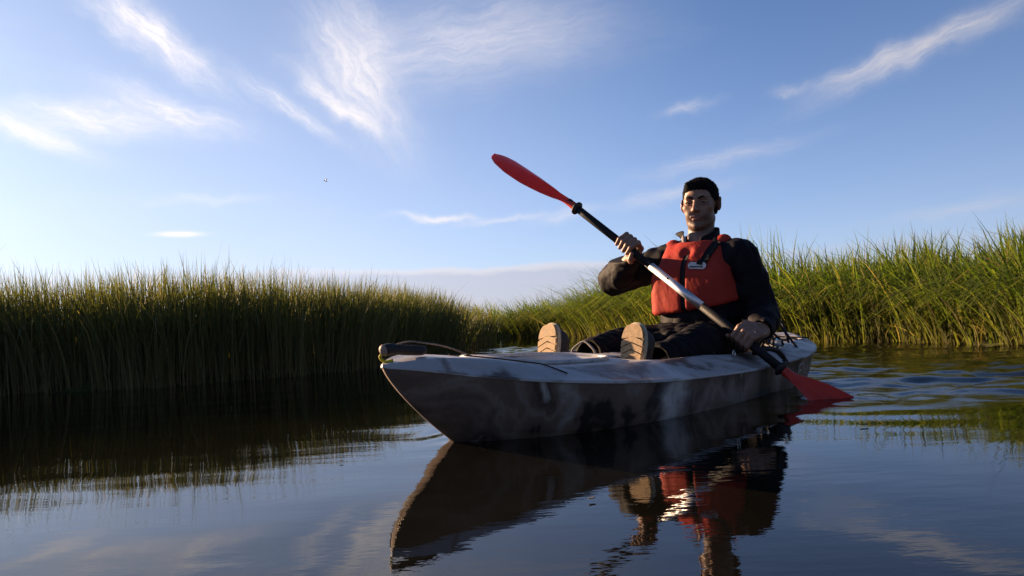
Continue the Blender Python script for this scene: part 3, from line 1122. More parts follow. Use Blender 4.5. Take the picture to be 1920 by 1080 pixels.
def make_paddle():
    o0 = PA + PD * (PLEN * 0.55)
    root = empty('paddle', tuple(o0))
    tag(root, 'red-bladed kayak paddle with black and silver shaft held slantwise', 'paddle')
    at = lambda s: PA + PD * s - o0
    sn = on_shaft(1072)                   # neck of the raised blade
    s1, s2 = on_shaft(1214), on_shaft(1316)
    mesh_obj('shaft', *tube([at(sn - .02), at(sn + .1), at(s1 + .02)], 0.0165, 18), M_SHAFT, root)
    mesh_obj('shaft', *tube([at(s2 - .02), at(s2 + .2), at(PLEN - .004)], 0.0165, 18), M_SHAFT, root)
    fer = mesh_obj('ferrule', *tube([at(s1), at((s1 + s2) / 2 - .001), at((s1 + s2) / 2), at(s2)], [0.0163, 0.0163, 0.0172, 0.0172], 22), M_ALU, root)
    fer['label'] = 'bare silver joint in the middle of the shaft'
    sm = (s1 + s2) / 2 - 0.03
    view = (at(sm) + o0 - np.array([0, 0, CAM_H]))
    n = -view + PD * (view @ PD)
    n /= np.linalg.norm(n)
    n = n + np.array([0, 0, .25])
    n -= PD * (n @ PD)
    n /= np.linalg.norm(n)
    mesh_obj('lock_button', *tube([at(sm) + n * .014, at(sm) + n * .0185, at(sm) + n * .0192], [.0045, .0045, .003], 12), M_RUBBER, fer)
    for s in (sn + .035, PLEN - .035):
        mesh_obj('drip_ring', *tube([at(s - .012), at(s - .009), at(s - .003), at(s + .003), at(s + .009), at(s + .012)], [.017, .021, .030, .030, .021, .017], 20), M_RUBBER, root)

    def blade(p0, d, e, length, name, hollow):
        nrm = np.cross(d, e)
        nx, ny = 40, 17
        rows = []
        for sgn in (1, -1):
            for i in range(nx + 1):
                f = i / nx
                x = f * length
                hw_up = np.interp(f, [0, .06, .16, .30, .5, .7, .85, .94, .985, 1], [.017, .019, .038, .064, .083, .087, .078, .058, .030, .002])
                hw_lo = np.interp(f, [0, .06, .16, .30, .5, .7, .85, .94, .985, 1], [.017, .019, .032, .054, .074, .080, .070, .048, .022, .002])
                row = []
                for j in range(ny):
                    q = -1 + 2 * j / (ny - 1)
                    y = q * (hw_up if q > 0 else hw_lo)
                    bl = smooth01(f / 0.2)
                    th = (1 - bl) * 0.017 * math.sqrt(max(0, 1 - q * q)) + bl * (0.0042 * (1 - 0.6 * q * q))
                    rib = bl * 0.007 * math.exp(-(q / 0.16) ** 2) * (1 - smooth01((f - .3) / .5))
                    cup = hollow * bl * (0.030 * q * q * math.sin(math.pi * min(1, f)) + 0.05 * f * f)
                    z = sgn * (th + rib) + cup
                    if j in (0, ny - 1):
                        z = cup
                    row.append(p0 + d * x + e * y + nrm * z)
                rows.append(row)
        V = np.array(rows)
        half = nx + 1
        verts = V.reshape(-1, 3)
        F = np.concatenate([grid_faces(half, ny), grid_faces(half, ny)[:, ::-1] + half * ny])
        ob = mesh_obj(name, verts, F, M_BLADE, root)
        return ob
    e = np.array([0.804, 0.445, 0.393])
    e -= PD * (e @ PD)
    e /= np.linalg.norm(e)
    b = blade(at(PLEN - 0.02), PD, e, 0.46, 'blade', 0.6)
    b['label'] = 'orange-red blade dipped half under the water'
    v = PA - np.array([0, 0, CAM_H])
    v /= np.linalg.norm(v)
    v -= PD * (v @ PD)
    v /= np.linalg.norm(v)
    w = np.cross(PD, v)
    e2 = v * math.cos(R(27)) + w * math.sin(R(27))
    b = blade(at(sn + 0.02), -PD, e2, sn + 0.02, 'blade', 0.9)
    b['label'] = 'red blade raised against the sky'
    return root


paddle = make_paddle()


# ------------------------------------------------------------------ solid modelling with distance fields
class Field:
    def __init__(self, lo, hi, h):
        self.lo, self.h = np.asarray(lo, float), h
        self.n = np.ceil((np.asarray(hi, float) - self.lo) / h).astype(int) + 1
        self.F = np.full(tuple(self.n), 0.1, np.float32)
        self.ax = [self.lo[i] + h * np.arange(self.n[i]) for i in range(3)]

    def _win(self, lo, hi):
        a = np.clip(np.floor((lo - self.lo) / self.h).astype(int), 0, self.n - 1)
        b = np.clip(np.ceil((hi - self.lo) / self.h).astype(int) + 1, 1, self.n)
        sl = tuple(slice(a[i], b[i]) for i in range(3))
        X, Y, Z = np.meshgrid(*[self.ax[i][a[i]:b[i]] for i in range(3)], indexing='ij')
        return sl, np.stack([X, Y, Z], -1).astype(np.float32)

    def _blend(self, sl, d, k, op):
        A = self.F[sl]
        if op == 'cut':
            A, d = -A, d
        if k > 0:
            hh = np.clip(0.5 + 0.5 * (A - d) / k, 0, 1)
            r = A * (1 - hh) + d * hh - k * hh * (1 - hh)
        else:
            r = np.minimum(A, d)
        self.F[sl] = -r if op == 'cut' else r

    def cone(self, a, b, ra, rb, k=0.01, op='add'):
        a, b = np.asarray(a, float), np.asarray(b, float)
        pad = max(ra, rb) + k + 0.02
        sl, P = self._win(np.minimum(a, b) - pad, np.maximum(a, b) + pad)
        ba = (b - a).astype(np.float32)
        t = np.clip(((P - a.astype(np.float32)) @ ba) / max(ba @ ba, 1e-12), 0, 1)
        d = np.linalg.norm(P - a.astype(np.float32) - t[..., None] * ba, axis=-1) - (ra + (rb - ra) * t)
        self._blend(sl, d, k, op)

    def ell(self, c, r, k=0.01, rot=None, op='add'):
        c, r = np.asarray(c, float), np.asarray(r, float)
        pad = r.max() + k + 0.02
        sl, P = self._win(c - pad, c + pad)
        Q = P - c.astype(np.float32)
        if rot is not None:
            Q = Q @ np.asarray(rot, np.float32)
        rr = r.astype(np.float32)
        k0 = np.linalg.norm(Q / rr, axis=-1)
        k1 = np.linalg.norm(Q / (rr * rr), axis=-1)
        d = np.where(k1 > 1e-6, k0 * (k0 - 1) / np.maximum(k1, 1e-6), -rr.min())
        self._blend(sl, d, k, op)

    def box(self, c, half, rad, k=0.01, rot=None, op='add'):
        c, half = np.asarray(c, float), np.asarray(half, float)
        pad = np.linalg.norm(half) + rad + k + 0.01
        sl, P = self._win(c - pad, c + pad)
        Q = P - c.astype(np.float32)
        if rot is not None:
            Q = Q @ np.asarray(rot, np.float32)
        q = np.abs(Q) - (half - rad).astype(np.float32)
        d = np.linalg.norm(np.maximum(q, 0), axis=-1) + np.minimum(q.max(-1), 0) - rad
        self._blend(sl, d, k, op)

    def plane_cut(self, p, n, k=0.0):
        """remove everything on the side the normal points to"""
        n = np.asarray(n, float)
        n /= np.linalg.norm(n)
        X, Y, Z = np.meshgrid(*self.ax, indexing='ij', sparse=True)
        d = (X - p[0]) * n[0] + (Y - p[1]) * n[1] + (Z - p[2]) * n[2]
        d = d.astype(np.float32)
        if k > 0:
            hh = np.clip(0.5 - 0.5 * (self.F - d) / k, 0, 1)
            self.F = (self.F * (1 - hh) + d * hh + k * hh * (1 - hh)).astype(np.float32)
        else:
            self.F = np.maximum(self.F, d)

    def warp(self, fn, band=0.03):
        m = np.abs(self.F) < band
        i = np.argwhere(m)
        P = self.lo + i * self.h
        self.F[m] += fn(P).astype(np.float32)

    def mesh(self):
        F = self.F
        F[0], F[-1] = 0.1, 0.1
        F[:, 0], F[:, -1] = 0.1, 0.1
        F[:, :, 0], F[:, :, -1] = 0.1, 0.1
        ins = F < 0
        s = np.zeros(tuple(self.n - 1), np.uint8)
        for dx in (0, 1):
            for dy in (0, 1):
                for dz in (0, 1):
                    s += ins[dx:dx + self.n[0] - 1, dy:dy + self.n[1] - 1, dz:dz + self.n[2] - 1]
        act = np.argwhere((s > 0) & (s < 8))
        idx = np.full(s.shape, -1, np.int32)
        idx[tuple(act.T)] = np.arange(len(act))
        corners = [(dx, dy, dz) for dx in (0, 1) for dy in (0, 1) for dz in (0, 1)]
        vals = {c: F[act[:, 0] + c[0], act[:, 1] + c[1], act[:, 2] + c[2]] for c in corners}
        acc = np.zeros((len(act), 3))
        cnt = np.zeros(len(act))
        for c in corners:
            for ax in range(3):
                if c[ax] == 0:
                    c2 = tuple(1 if i == ax else c[i] for i in range(3))
                    va, vb = vals[c], vals[c2]
                    cr = (va < 0) != (vb < 0)
                    t = np.where(cr, va / np.where(cr, va - vb, 1), 0)
                    p = np.tile(np.array(c, float), (len(act), 1))
                    p[:, ax] += t
                    acc += p * cr[:, None]
                    cnt += cr
        V = self.lo + (act + acc / cnt[:, None]) * self.h
        quads = []
        for ax in range(3):
            o1, o2 = [(1, 2), (2, 0), (0, 1)][ax]
            sh = list(self.n)
            a = ins
            sl0 = [slice(None)] * 3
            sl1 = [slice(None)] * 3
            sl0[ax], sl1[ax] = slice(0, -1), slice(1, None)
            ch = a[tuple(sl0)] != a[tuple(sl1)]
            e = np.argwhere(ch)
            e = e[(e[:, o1] > 0) & (e[:, o2] > 0) & (e[:, o1] < sh[o1] - 1) & (e[:, o2] < sh[o2] - 1)]

            def cell(d1, d2):
                q = e.copy()
                q[:, o1] -= d1
                q[:, o2] -= d2
                return idx[tuple(q.T)]
            q = np.stack([cell(1, 1), cell(0, 1), cell(0, 0), cell(1, 0)], 1)
            inside_first = a[tuple(e.T)]
            q[~inside_first] = q[~inside_first][:, ::-1]
            quads.append(q)
        return V, np.concatenate(quads)


def folds(seed, freq, amp, n=7, aniso=(1, 1, 1)):
    r = np.random.default_rng(seed)
    W = [(r.normal(0, 1, 3) * np.array(aniso) * freq * r.uniform(.5, 1.6), r.uniform(0, 6.28)) for _ in range(n)]
    W2 = [(r.normal(0, 1, 3) * freq * 0.4, r.uniform(0, 6.28)) for _ in range(3)]

    def fn(P):
        w = sum(np.sin(P @ k + p) for k, p in W2) * 0.9
        out = 0
        for k, p in W:
            out = out + (1 - 1.7 * np.abs(np.sin(0.5 * (P @ k + p + w)))) / n ** 0.75
        return amp * out
    return fn


def rotm(yaw=0, pitch=0, roll=0):
    return np.array(Matrix.Rotation(yaw, 3, 'Z') @ Matrix.Rotation(pitch, 3, 'Y') @ Matrix.Rotation(roll, 3, 'X'))


# ------------------------------------------------------------------ materials of the person
def skin_mat():
    g = G('skin')
    v = g.coord('Object')
    n = g.math('MULTIPLY_ADD', g.noise(v, 22, 4), 0.6, g.math('MULTIPLY', g.noise(v, 120, 4), 0.4))
    col = g.ramp(n, [(0.38, (0.24, 0.125, 0.082)), (0.62, (0.33, 0.185, 0.125))])
    col = g.mix(g.attr('ruddy'), col, (0.27, 0.10, 0.08))
    col = g.mix(g.math('MULTIPLY', g.attr('stubble'), g.math('MULTIPLY_ADD', g.noise(v, 420, 2), 0.5, 0.55)), col, (0.09, 0.065, 0.055))
    sh = g.bsdf(col, 0.48, 0.4, normal=g.bump(g.noise(v, 240, 4), 0.35, 0.0015))
    p = sh.node
    p.inputs['Subsurface Weight'].default_value = 0.08
    p.inputs['Subsurface Radius'].default_value = (0.010, 0.004, 0.002)
    return g.done(sh)


def cloth_mat(name, color, rough=0.75, weave=900, var=0.3, sheen=0.0, spec=0.12):
    g = G(name)
    v = g.coord('Object')
    n = g.noise(v, 9, 6, 0.6)
    col = g.ramp(n, [(0.3, tuple(x * (1 - var) for x in color)), (0.7, tuple(x * (1 + var) for x in color))])
    h = g.math('MULTIPLY_ADD', g.noise(v, 55, 4), 0.9, g.math('MULTIPLY', g.noise(v, weave, 2), 0.25))
    sh = g.bsdf(col, g.math('MULTIPLY_ADD', n, 0.2, rough - 0.1), spec, normal=g.bump(h, 0.14, 0.003))
    if sheen:
        sh.node.inputs['Sheen Weight'].default_value = sheen
    return g.done(sh)


M_SKIN = skin_mat()
M_HAIR = simple_mat('dark_hair', (0.008, 0.0065, 0.006), 0.85, 0.12, nscale=160, var=0.5, bump=0.8, bdist=0.004)
M_JACKET = cloth_mat('black_shell_fabric', (0.0075, 0.0065, 0.0095), 0.7, var=0.3)
M_VEST = cloth_mat('red_vest_fabric', (0.38, 0.038, 0.025), 0.68, var=0.10)
M_BELT = cloth_mat('black_webbing', (0.012, 0.012, 0.013), 0.7)
M_TROUSER = cloth_mat('black_trouser_fabric', (0.008, 0.007, 0.009), 0.72, var=0.35)
M_LINING = simple_mat('grey_lining', (0.33, 0.30, 0.27), 0.85, 0.2, nscale=120)
M_SOLE = simple_mat('tan_sole_rubber', (0.40, 0.265, 0.135), 0.7, 0.3, nscale=70, var=0.3, bump=0.3)
M_UPPER = simple_mat('dark_boot_leather', (0.035, 0.028, 0.024), 0.6, 0.4, nscale=50)
M_WELT = simple_mat('pale_boot_welt', (0.48, 0.40, 0.28), 0.7, 0.3, nscale=70)
M_EYE = simple_mat('eye_white', (0.34, 0.31, 0.29), 0.2, 0.5, nscale=40, var=0.05, bump=0)
M_IRIS = simple_mat('dark_iris', (0.02, 0.014, 0.01), 0.15, 0.5, nscale=40, bump=0)
M_BADGE = simple_mat('badge_white', (0.62, 0.58, 0.57), 0.5, 0.4, nscale=90, var=0.06)
M_INK = simple_mat('badge_ink', (0.01, 0.01, 0.012), 0.6, 0.3, nscale=90)
M_GOLD = simple_mat('ring_metal', (0.75, 0.62, 0.40), 0.22, 0.5, 1.0, nscale=60, var=0.05)

# ------------------------------------------------------------------ pose (kayak frame: x towards the bow, y to port, z up)
SEAT = np.array([-0.40, 0.0, 0.118])
person = empty('person', tuple(to_w(SEAT)), KROT)
tag(person, 'person in black jacket and red buoyancy vest sitting in the kayak, paddling', 'person')

PEL, CHE, NCK = np.array([-0.405, 0, .175]), np.array([-0.435, 0, .44]), np.array([-0.455, -0.004, .605])
HEAD = np.array([-0.468, -0.002, .791])
HR = rotm(R(13), R(3), R(-2))              # turned a little to port, chin slightly down
SHR, SHL = np.array([-0.435, -0.178, .553]), np.array([-0.425, 0.182, .545])
sR, sL = on_shaft(1174), on_shaft(1396)
HAR, HAL = to_k(PA + PD * sR), to_k(PA + PD * sL)
ELR = to_k(sight(1152, 524, 3.58))
ELL = to_k(sight(1428, 590, 3.20))
SDIR = dir_k(PD)


HS = 0.95


def hp(x, y, z):
    return HEAD + HR @ (np.array([x, y, z]) * HS)


class HeadSize:
    """draws into a field with radii at the size of this head"""
    def __init__(self, f):
        self.f = f

    def ell(self, c, r, k=0.01, rot=None, op='add'):
        self.f.ell(c, np.array(r) * HS, k * HS, rot, op)

    def cone(self, a, b, ra, rb, k=0.01, op='add'):
        self.f.cone(a, b, ra * HS, rb * HS, k * HS, op)



def hand(f, centre, elbow, thumb_dir, up_hint, k=0.006):
    """a hand closed round the shaft; returns the wrist point"""
    s = thumb_dir / np.linalg.norm(thumb_dir)
    w = elbow - centre
    w = w - s * (w @ s)
    w /= np.linalg.norm(w)
    n = np.cross(s, w)
    if n @ up_hint < 0:
        n = -n

    def pol(ang, r, a):
        return centre + s * a + r * (math.cos(R(ang)) * w + math.sin(R(ang)) * n)
    wrist = pol(22, 0.100, -0.004)
    fing = [(0.0345, .0112, 1.0), (0.0120, .0116, 1.06), (-0.0110, .0112, 1.0), (-0.0325, .0100, 0.86)]
    for a, r, l in fing:
        mcp = pol(62, 0.050, a * 1.06)
        pip = pol(122, 0.0405 + 0.003 * l, a * 1.02)
        dip = pol(188, 0.0300, a)
        tip = pol(188 + 62 * l, 0.0275, a * 0.96)
        f.cone(wrist + s * a * 0.55, mcp, 0.0165, r * 1.25, 0.012)
        f.cone(mcp, pip, r * 1.16, r * 1.02, 0.004)
        f.cone(pip, dip, r * 1.02, r * 0.94, 0.003)
        f.cone(dip, tip, r * 0.94, r * 0.78, 0.003)
        f.ell(mcp + n * 0.003, (r * 1.16,) * 3, 0.006)
    # heel of the hand and thumb
    f.cone(wrist, pol(25, 0.044, -0.022), 0.022, 0.019, 0.014)
    b = pol(-2, 0.058, 0.024)
    m1 = pol(-38, 0.038, 0.050)
    m2 = pol(-92, 0.031, 0.058)
    m3 = pol(-138, 0.030, 0.056)
    f.cone(wrist, b, 0.020, 0.017, 0.012)
    f.cone(b, m1, 0.0165, 0.0128, 0.008)
    f.cone(m1, m2, 0.0125, 0.0112, 0.004)
    f.cone(m2, m3, 0.0112, 0.0085, 0.003)
    return wrist, s, w, n, pol


def build_body():
    f = Field((-0.66, -0.48, 0.02), (0.46, 0.46, 0.93), 0.0036)
    # trunk and limbs under the clothes
    f.ell(PEL, (.115, .165, .10), 0.03)
    f.ell((-0.42, 0, .31), (.10, .145, .15), 0.04)
    f.ell(CHE, (.105, .160, .16), 0.04)
    f.cone(SHR, SHL, 0.045, 0.045, 0.04)
    f.cone(NCK - np.array([0, 0, .03]), hp(-0.018, 0, -.06), 0.060, 0.055, 0.02)
    for sh, el, wr in ((SHR, ELR, None), (SHL, ELL, None)):
        f.cone(sh, el, 0.048, 0.037, 0.02)
    for sg, kn, an in ((-1, np.array([0.0, -0.165, .185]), np.array([.37, -.145, .115])), (1, np.array([-0.03, 0.195, .185]), np.array([.345, .157, .105]))):
        f.cone(PEL + np.array([.03, sg * .085, -.015]), kn, 0.072, 0.052, 0.03)
        f.cone(kn, an, 0.050, 0.034, 0.02)
    # head
    a = HeadSize(f)
    a.ell(hp(-.014, 0, .034), (.099, .0775, .084), .012, HR)
    a.ell(hp(.026, 0, -.020), (.066, .0655, .078), .018, HR)
    a.ell(hp(.022, 0, -.070), (.062, .056, .045), .022, HR)
    for s in (-1, 1):
        a.cone(hp(-.006, s * .046, -.066), hp(.060, s * .022, -.096), .0165, .0175, .018)      # jaw line
        a.ell(hp(.058, s * .046, -.020), (.022, .020, .018), .016, HR)                     # cheekbone
        a.ell(hp(.062, s * .030, -.050), (.022, .020, .024), .018, HR)
    a.ell(hp(.073, 0, -.102), (.020, .022, .016), .014, HR)                               # chin
    a.cone(hp(.079, -.036, .024), hp(.079, .036, .024), .0125, .0125, .012)                # brow
    a.cone(hp(.084, 0, .018), hp(.1085, 0, -.026), .0085, .0115, .008)                      # nose
    a.ell(hp(.108, 0, -.030), (.0125, .0125, .0105), .004, HR)
    for s in (-1, 1):
        a.ell(hp(.0975, s * .0125, -.0335), (.0105, .008, .0085), .004, HR)
        a.ell(hp(.0975, s * .033, .003), (.017, .0165, .0115), .008, HR, op='cut')          # eye socket
    a.cone(hp(.086, -.021, -.0615), hp(.086, .021, -.0615), .0062, .0062, .004)
    a.ell(hp(.0900, 0, -.0595), (.0055, .017, .0050), .004, HR)
    a.ell(hp(.0885, 0, -.0735), (.0070, .0175, .0055), .005, HR)
    a.cone(hp(.1015, -.021, -.0675), hp(.1015, .021, -.0675), .0026, .0026, .003, op='cut')
    a.ell(hp(.098, 0, -.086), (.008, .02, .005), .008, HR, op='cut')
    for s in (-1, 1):                                                                      # ears
        er = HR @ rotm(R(s * 34), R(-10), R(s * -8))
        a.ell(hp(-.018, s * (.083 if s > 0 else .079), -.002), (.0215, .0085, .034), .006, er)
        a.ell(hp(-.012, s * (.090 if s > 0 else .086), .001), (.010, .0055, .017), .003, er, op='cut')
    # hands
    wr, *_ = hand(f, HAR, ELR, SDIR, np.array([0.2, 0.1, 1.0]))
    wl, s_, w_, n_, pol = hand(f, HAL, ELL, -SDIR, np.array([0.55, 0.2, 0.8]))
    f.cone(ELR, wr, 0.036, 0.0245, 0.012)
    f.cone(ELL, wl, 0.036, 0.0245, 0.012)
    V, Q = f.mesh()
    o = mesh_obj('body', V - SEAT, Q, M_SKIN, person)
    Lh = (V - HEAD) @ HR / HS
    lip = np.exp(-((Lh[:, 1] / .024) ** 4) - ((Lh[:, 2] + .0675) / .011) ** 4) * (Lh[:, 0] > .07)
    ear = (np.abs(Lh[:, 1]) > .072) * (np.abs(Lh[:, 2]) < .05) * (Lh[:, 0] < .03)
    nose = np.exp(-((Lh[:, 1] / .018) ** 2) - ((Lh[:, 2] + .03) / .016) ** 2) * (Lh[:, 0] > .09)
    hd = np.minimum(np.linalg.norm(V - HAR, axis=1), np.linalg.norm(V - HAL, axis=1)) < .075
    add_attr(o, 'ruddy', np.clip(0.75 * lip + 0.35 * ear + 0.3 * nose + 0.10 * hd, 0, 1))
    st = smooth01((-.028 - Lh[:, 2]) / .03) * smooth01((Lh[:, 2] + .16) / .03) * (1 - np.clip(lip, 0, 1)) * (np.linalg.norm(Lh, axis=1) < .2)
    add_attr(o, 'stubble', np.clip(st, 0, 1) * 0.85)
    return wr, wl, pol, w_, n_, s_


WRR, WRL, POL_L, W_L, N_L, S_L = build_body()


def build_head_bits():
    for s in (-1, 1):
        e = bmesh.new()
        bmesh.ops.create_uvsphere(e, u_segments=16, v_segments=12, radius=0.0128 * HS)
        me = bpy.data.meshes.new('eye')
        e.to_mesh(me)
        e.free()
        me.materials.append(M_EYE)
        o = bpy.data.objects.new('eye', me)
        COL.objects.link(o)
        o.parent = person
        c = hp(.0735, s * .0325, .002)
        o.location = c - SEAT
        g = HR @ rotm(R(10), R(4))
        p0 = c + g @ np.array([.0100, 0, 0]) - SEAT
        mesh_obj('iris', *tube([p0 - o.location - g @ np.array([.002, 0, 0]), p0 - o.location + g @ np.array([.0018, 0, 0]), p0 - o.location + g @ np.array([.0024, 0, 0])], [.0064, .0060, .003], 14), M_IRIS, o)
        pts = [hp(.0935, s * .012, .0200), hp(.0945, s * .024, .0245), hp(.0905, s * .037, .0265), hp(.078, s * .050, .0215)]
        mesh_obj('eyebrow', *tube([p - SEAT for p in spline(pts, 12)], np.interp(np.linspace(0, 1, 12), [0, .3, 1], [.0040, .0046, .0020]), 8), M_HAIR, person)
        # upper lid line
        pts = [hp(.083, s * .020, .003), hp(.0885, s * .029, .0080), hp(.0845, s * .041, .0065), hp(.076, s * .048, .002)]
        mesh_obj('eyelid', *tube([p - SEAT for p in spline(pts, 12)], .0040, 8), M_SKIN, person)
        pts = [hp(.083, s * .020, -.002), hp(.0865, s * .030, -.0075), hp(.0830, s * .041, -.0065), hp(.076, s * .048, -.001)]
        mesh_obj('eyelid', *tube([p - SEAT for p in spline(pts, 12)], .0036, 8), M_SKIN, person)
    # hair: a close crop over the skull with a low fringe
    f = Field(HEAD - np.array([.14, .12, .12]), HEAD + np.array([.14, .12, .16]), 0.003)
    a = HeadSize(f)
    a.ell(hp(-.016, 0, .036), (.1028, .0802, .0862), .004, HR)
    a.ell(hp(-.030, 0, -.010), (.0780, .0745, .078), .02, HR)
    a.cone(hp(.058, -.035, .080), hp(.060, .030, .086), .020, .016, .02)
    i = np.argwhere(np.abs(f.F) < .09)
    P = f.lo + i * f.h
    Lh = (P - HEAD) @ HR / HS
    x, y, z = Lh.T
    jag = 0.0016 * np.sin(y * 330) + 0.001 * np.sin(y * 710 + 1)
    front = np.interp(np.abs(y), [0, .04, .055, .066, .075, .09], [.060, .0575, .046, .012, -.012, -.02])
    line = np.where(x > 0.012, front + jag, np.interp(x, [-.12, -.05, -.030, -.008, .012], [-.055, -.045, .020, .016, -.005]))
    cut = line - z
    f.F[tuple(i.T)] = np.maximum(f.F[tuple(i.T)], cut.astype(np.float32))
    r = np.random.default_rng(3)
    ks = [(r.normal(0, 1, 3) * np.array([160, 320, 320]), r.uniform(0, 6)) for _ in range(6)]
    f.warp(lambda P: 0.00038 * sum(np.sin(P @ k + p) for k, p in ks))
    V, Q = f.mesh()
    hair = mesh_obj('hair', V - SEAT, Q, M_HAIR, person)
    me = hair.data
    nv = len(me.vertices)
    nn = np.empty(nv * 3, np.float32)
    me.vertices.foreach_get('normal', nn)
    nn = nn.reshape(-1, 3)
    Lv = (V - HEAD) @ HR
    pick = r.choice(nv, 9000)
    keep = (((V[pick] - (HEAD + HR @ np.array([-.016, 0, .03]))) * nn[pick]).sum(1) > 0.03)
    pick = pick[keep]
    m = len(pick)
    comb = HR @ np.array([0.75, 0.25, -0.25])
    d = nn[pick] * 0.8 + comb * 0.75 + r.normal(0, .30, (m, 3))
    d /= np.linalg.norm(d, axis=1, keepdims=True)
    sd2 = np.cross(d, r.normal(0, 1, (m, 3)))
    sd2 /= np.linalg.norm(sd2, axis=1, keepdims=True)
    Lb = r.uniform(.003, .0065, m)[:, None] * np.where(Lv[pick, 2:3] > .05, 1.15, .55)
    b0 = V[pick] - SEAT - nn[pick] * .001
    T3 = np.stack([b0 - sd2 * .0011, b0 + sd2 * .0011, b0 + d * Lb], 1).reshape(-1, 3)
    st = mesh_obj('hair_strands', T3, np.arange(3 * m).reshape(-1, 3), M_HAIR, hair, smooth=False)
    st['kind'] = 'stuff'


build_head_bits()

WR_END = lambda el, wr, f: el + (wr - el) * f


def torso(f, grow, k=0.05):
    f.ell((-0.425, 0, .455), (.118 + grow, .178 + grow, .155 + grow), k)
    f.ell((-0.410, 0, .300), (.128 + grow, .172 + grow, .150 + grow), k)
    f.ell((-0.400, 0, .190), (.135 + grow, .180 + grow, .100 + grow), k)


def build_jacket():
    f = Field((-0.68, -0.50, 0.06), (0.10, 0.48, 0.76), 0.0045)
    torso(f, 0.004)
    f.cone(SHR + [0, .03, -.005], SHL + [0, -.03, -.005], 0.062, 0.062, 0.05)
    f.cone(SHR + [0, 0.09, .035], SHL + [0, -0.09, .035], 0.045, 0.045, 0.05)
    # right sleeve, bellying out below the forearm
    mR = (ELR + WRR) / 2
    f.cone(SHR, (SHR + ELR) / 2, 0.072, 0.070, 0.03)
    f.cone((SHR + ELR) / 2, ELR, 0.070, 0.068, 0.02)
    f.cone(ELR, WR_END(ELR, WRR, .55), 0.068, 0.060, 0.02)
    f.cone(WR_END(ELR, WRR, .45), WR_END(ELR, WRR, .93), 0.060, 0.045, 0.015)
    f.ell(mR + np.array([0, -.012, -.035]), (.062, .055, .06), 0.03)
    # left sleeve
    f.cone(SHL, (SHL + ELL) / 2, 0.075, 0.073, 0.03)
    f.cone((SHL + ELL) / 2, ELL, 0.073, 0.068, 0.02)
    f.cone(ELL, WR_END(ELL, WRL, .6), 0.066, 0.056, 0.02)
    f.cone(WR_END(ELL, WRL, .5), WR_END(ELL, WRL, .93), 0.056, 0.043, 0.015)
    f.warp(folds(11, 66, 0.0078, 4))
    f.warp(folds(12, 130, 0.0020, 8))
    # collar, open at the throat
    f.cone(NCK + [0, 0, -.02], NCK + [-.012, 0, .062], 0.084, 0.079, 0.02)
    f.cone(NCK + [-.004, 0, .0], NCK + [-.004, 0, .12], 0.063, 0.070, 0.006, op='cut')
    f.cone(NCK + [.085, -.006, .00], NCK + [.06, -.006, .10], 0.030, 0.055, 0.01, op='cut')
    f.plane_cut(NCK + [-.01, 0, .060], (0.35, -0.10, 1.0), 0.004)
    # sleeve ends hollow
    for el, wr in ((ELR, WRR), (ELL, WRL)):
        d = (wr - el) / np.linalg.norm(wr - el)
        f.cone(wr - d * .055, wr + d * .03, 0.031, 0.036, 0.004, op='cut')
    V, Q = f.mesh()
    mesh_obj('jacket', V - SEAT, Q, M_JACKET, person)
    # turned-out collar corner with its grey lining
    c0 = NCK + np.array([.052, -.050, .040])
    pts = np.array([[c0 + [0, .004, -.022], c0 + [-.010, -.012, -.012], c0 + [-.018, -.026, .004]],
                    [c0 + [.004, -.002, .006], c0 + [-.004, -.026, .016], c0 + [-.020, -.050, .020]],
                    [c0 + [.002, .008, .030], c0 + [-.010, -.012, .036], c0 + [-.028, -.062, .028]]])
    pts = pts.reshape(9, 3)
    thick = np.array([.004, .002, 0])
    V2 = np.concatenate([pts + thick, pts - thick]) - SEAT
    gf = grid_faces(3, 3)
    F2 = np.concatenate([gf, gf[:, ::-1] + 9])
    rim = [0, 1, 2, 5, 8, 7, 6, 3]
    side = np.array([(rim[i], rim[(i + 1) % 8], rim[(i + 1) % 8] + 9, rim[i] + 9) for i in range(8)])
    o = mesh_obj('collar_flap', V2, np.concatenate([F2, side]), M_JACKET, person)
    sub = o.modifiers.new('sub', 'SUBSURF')
    sub.levels = sub.render_levels = 2
    lf = Field(c0 - .06, c0 + .06, .003)
    lf.ell(c0 + [.010, .004, -.008], (.008, .012, .021), .004, rotm(R(-30), 0, R(18)))
    lf.warp(folds(5, 300, .002, 6))
    V, Q = lf.mesh()
    mesh_obj('collar_lining', V - SEAT, Q, M_LINING, person)


build_jacket()


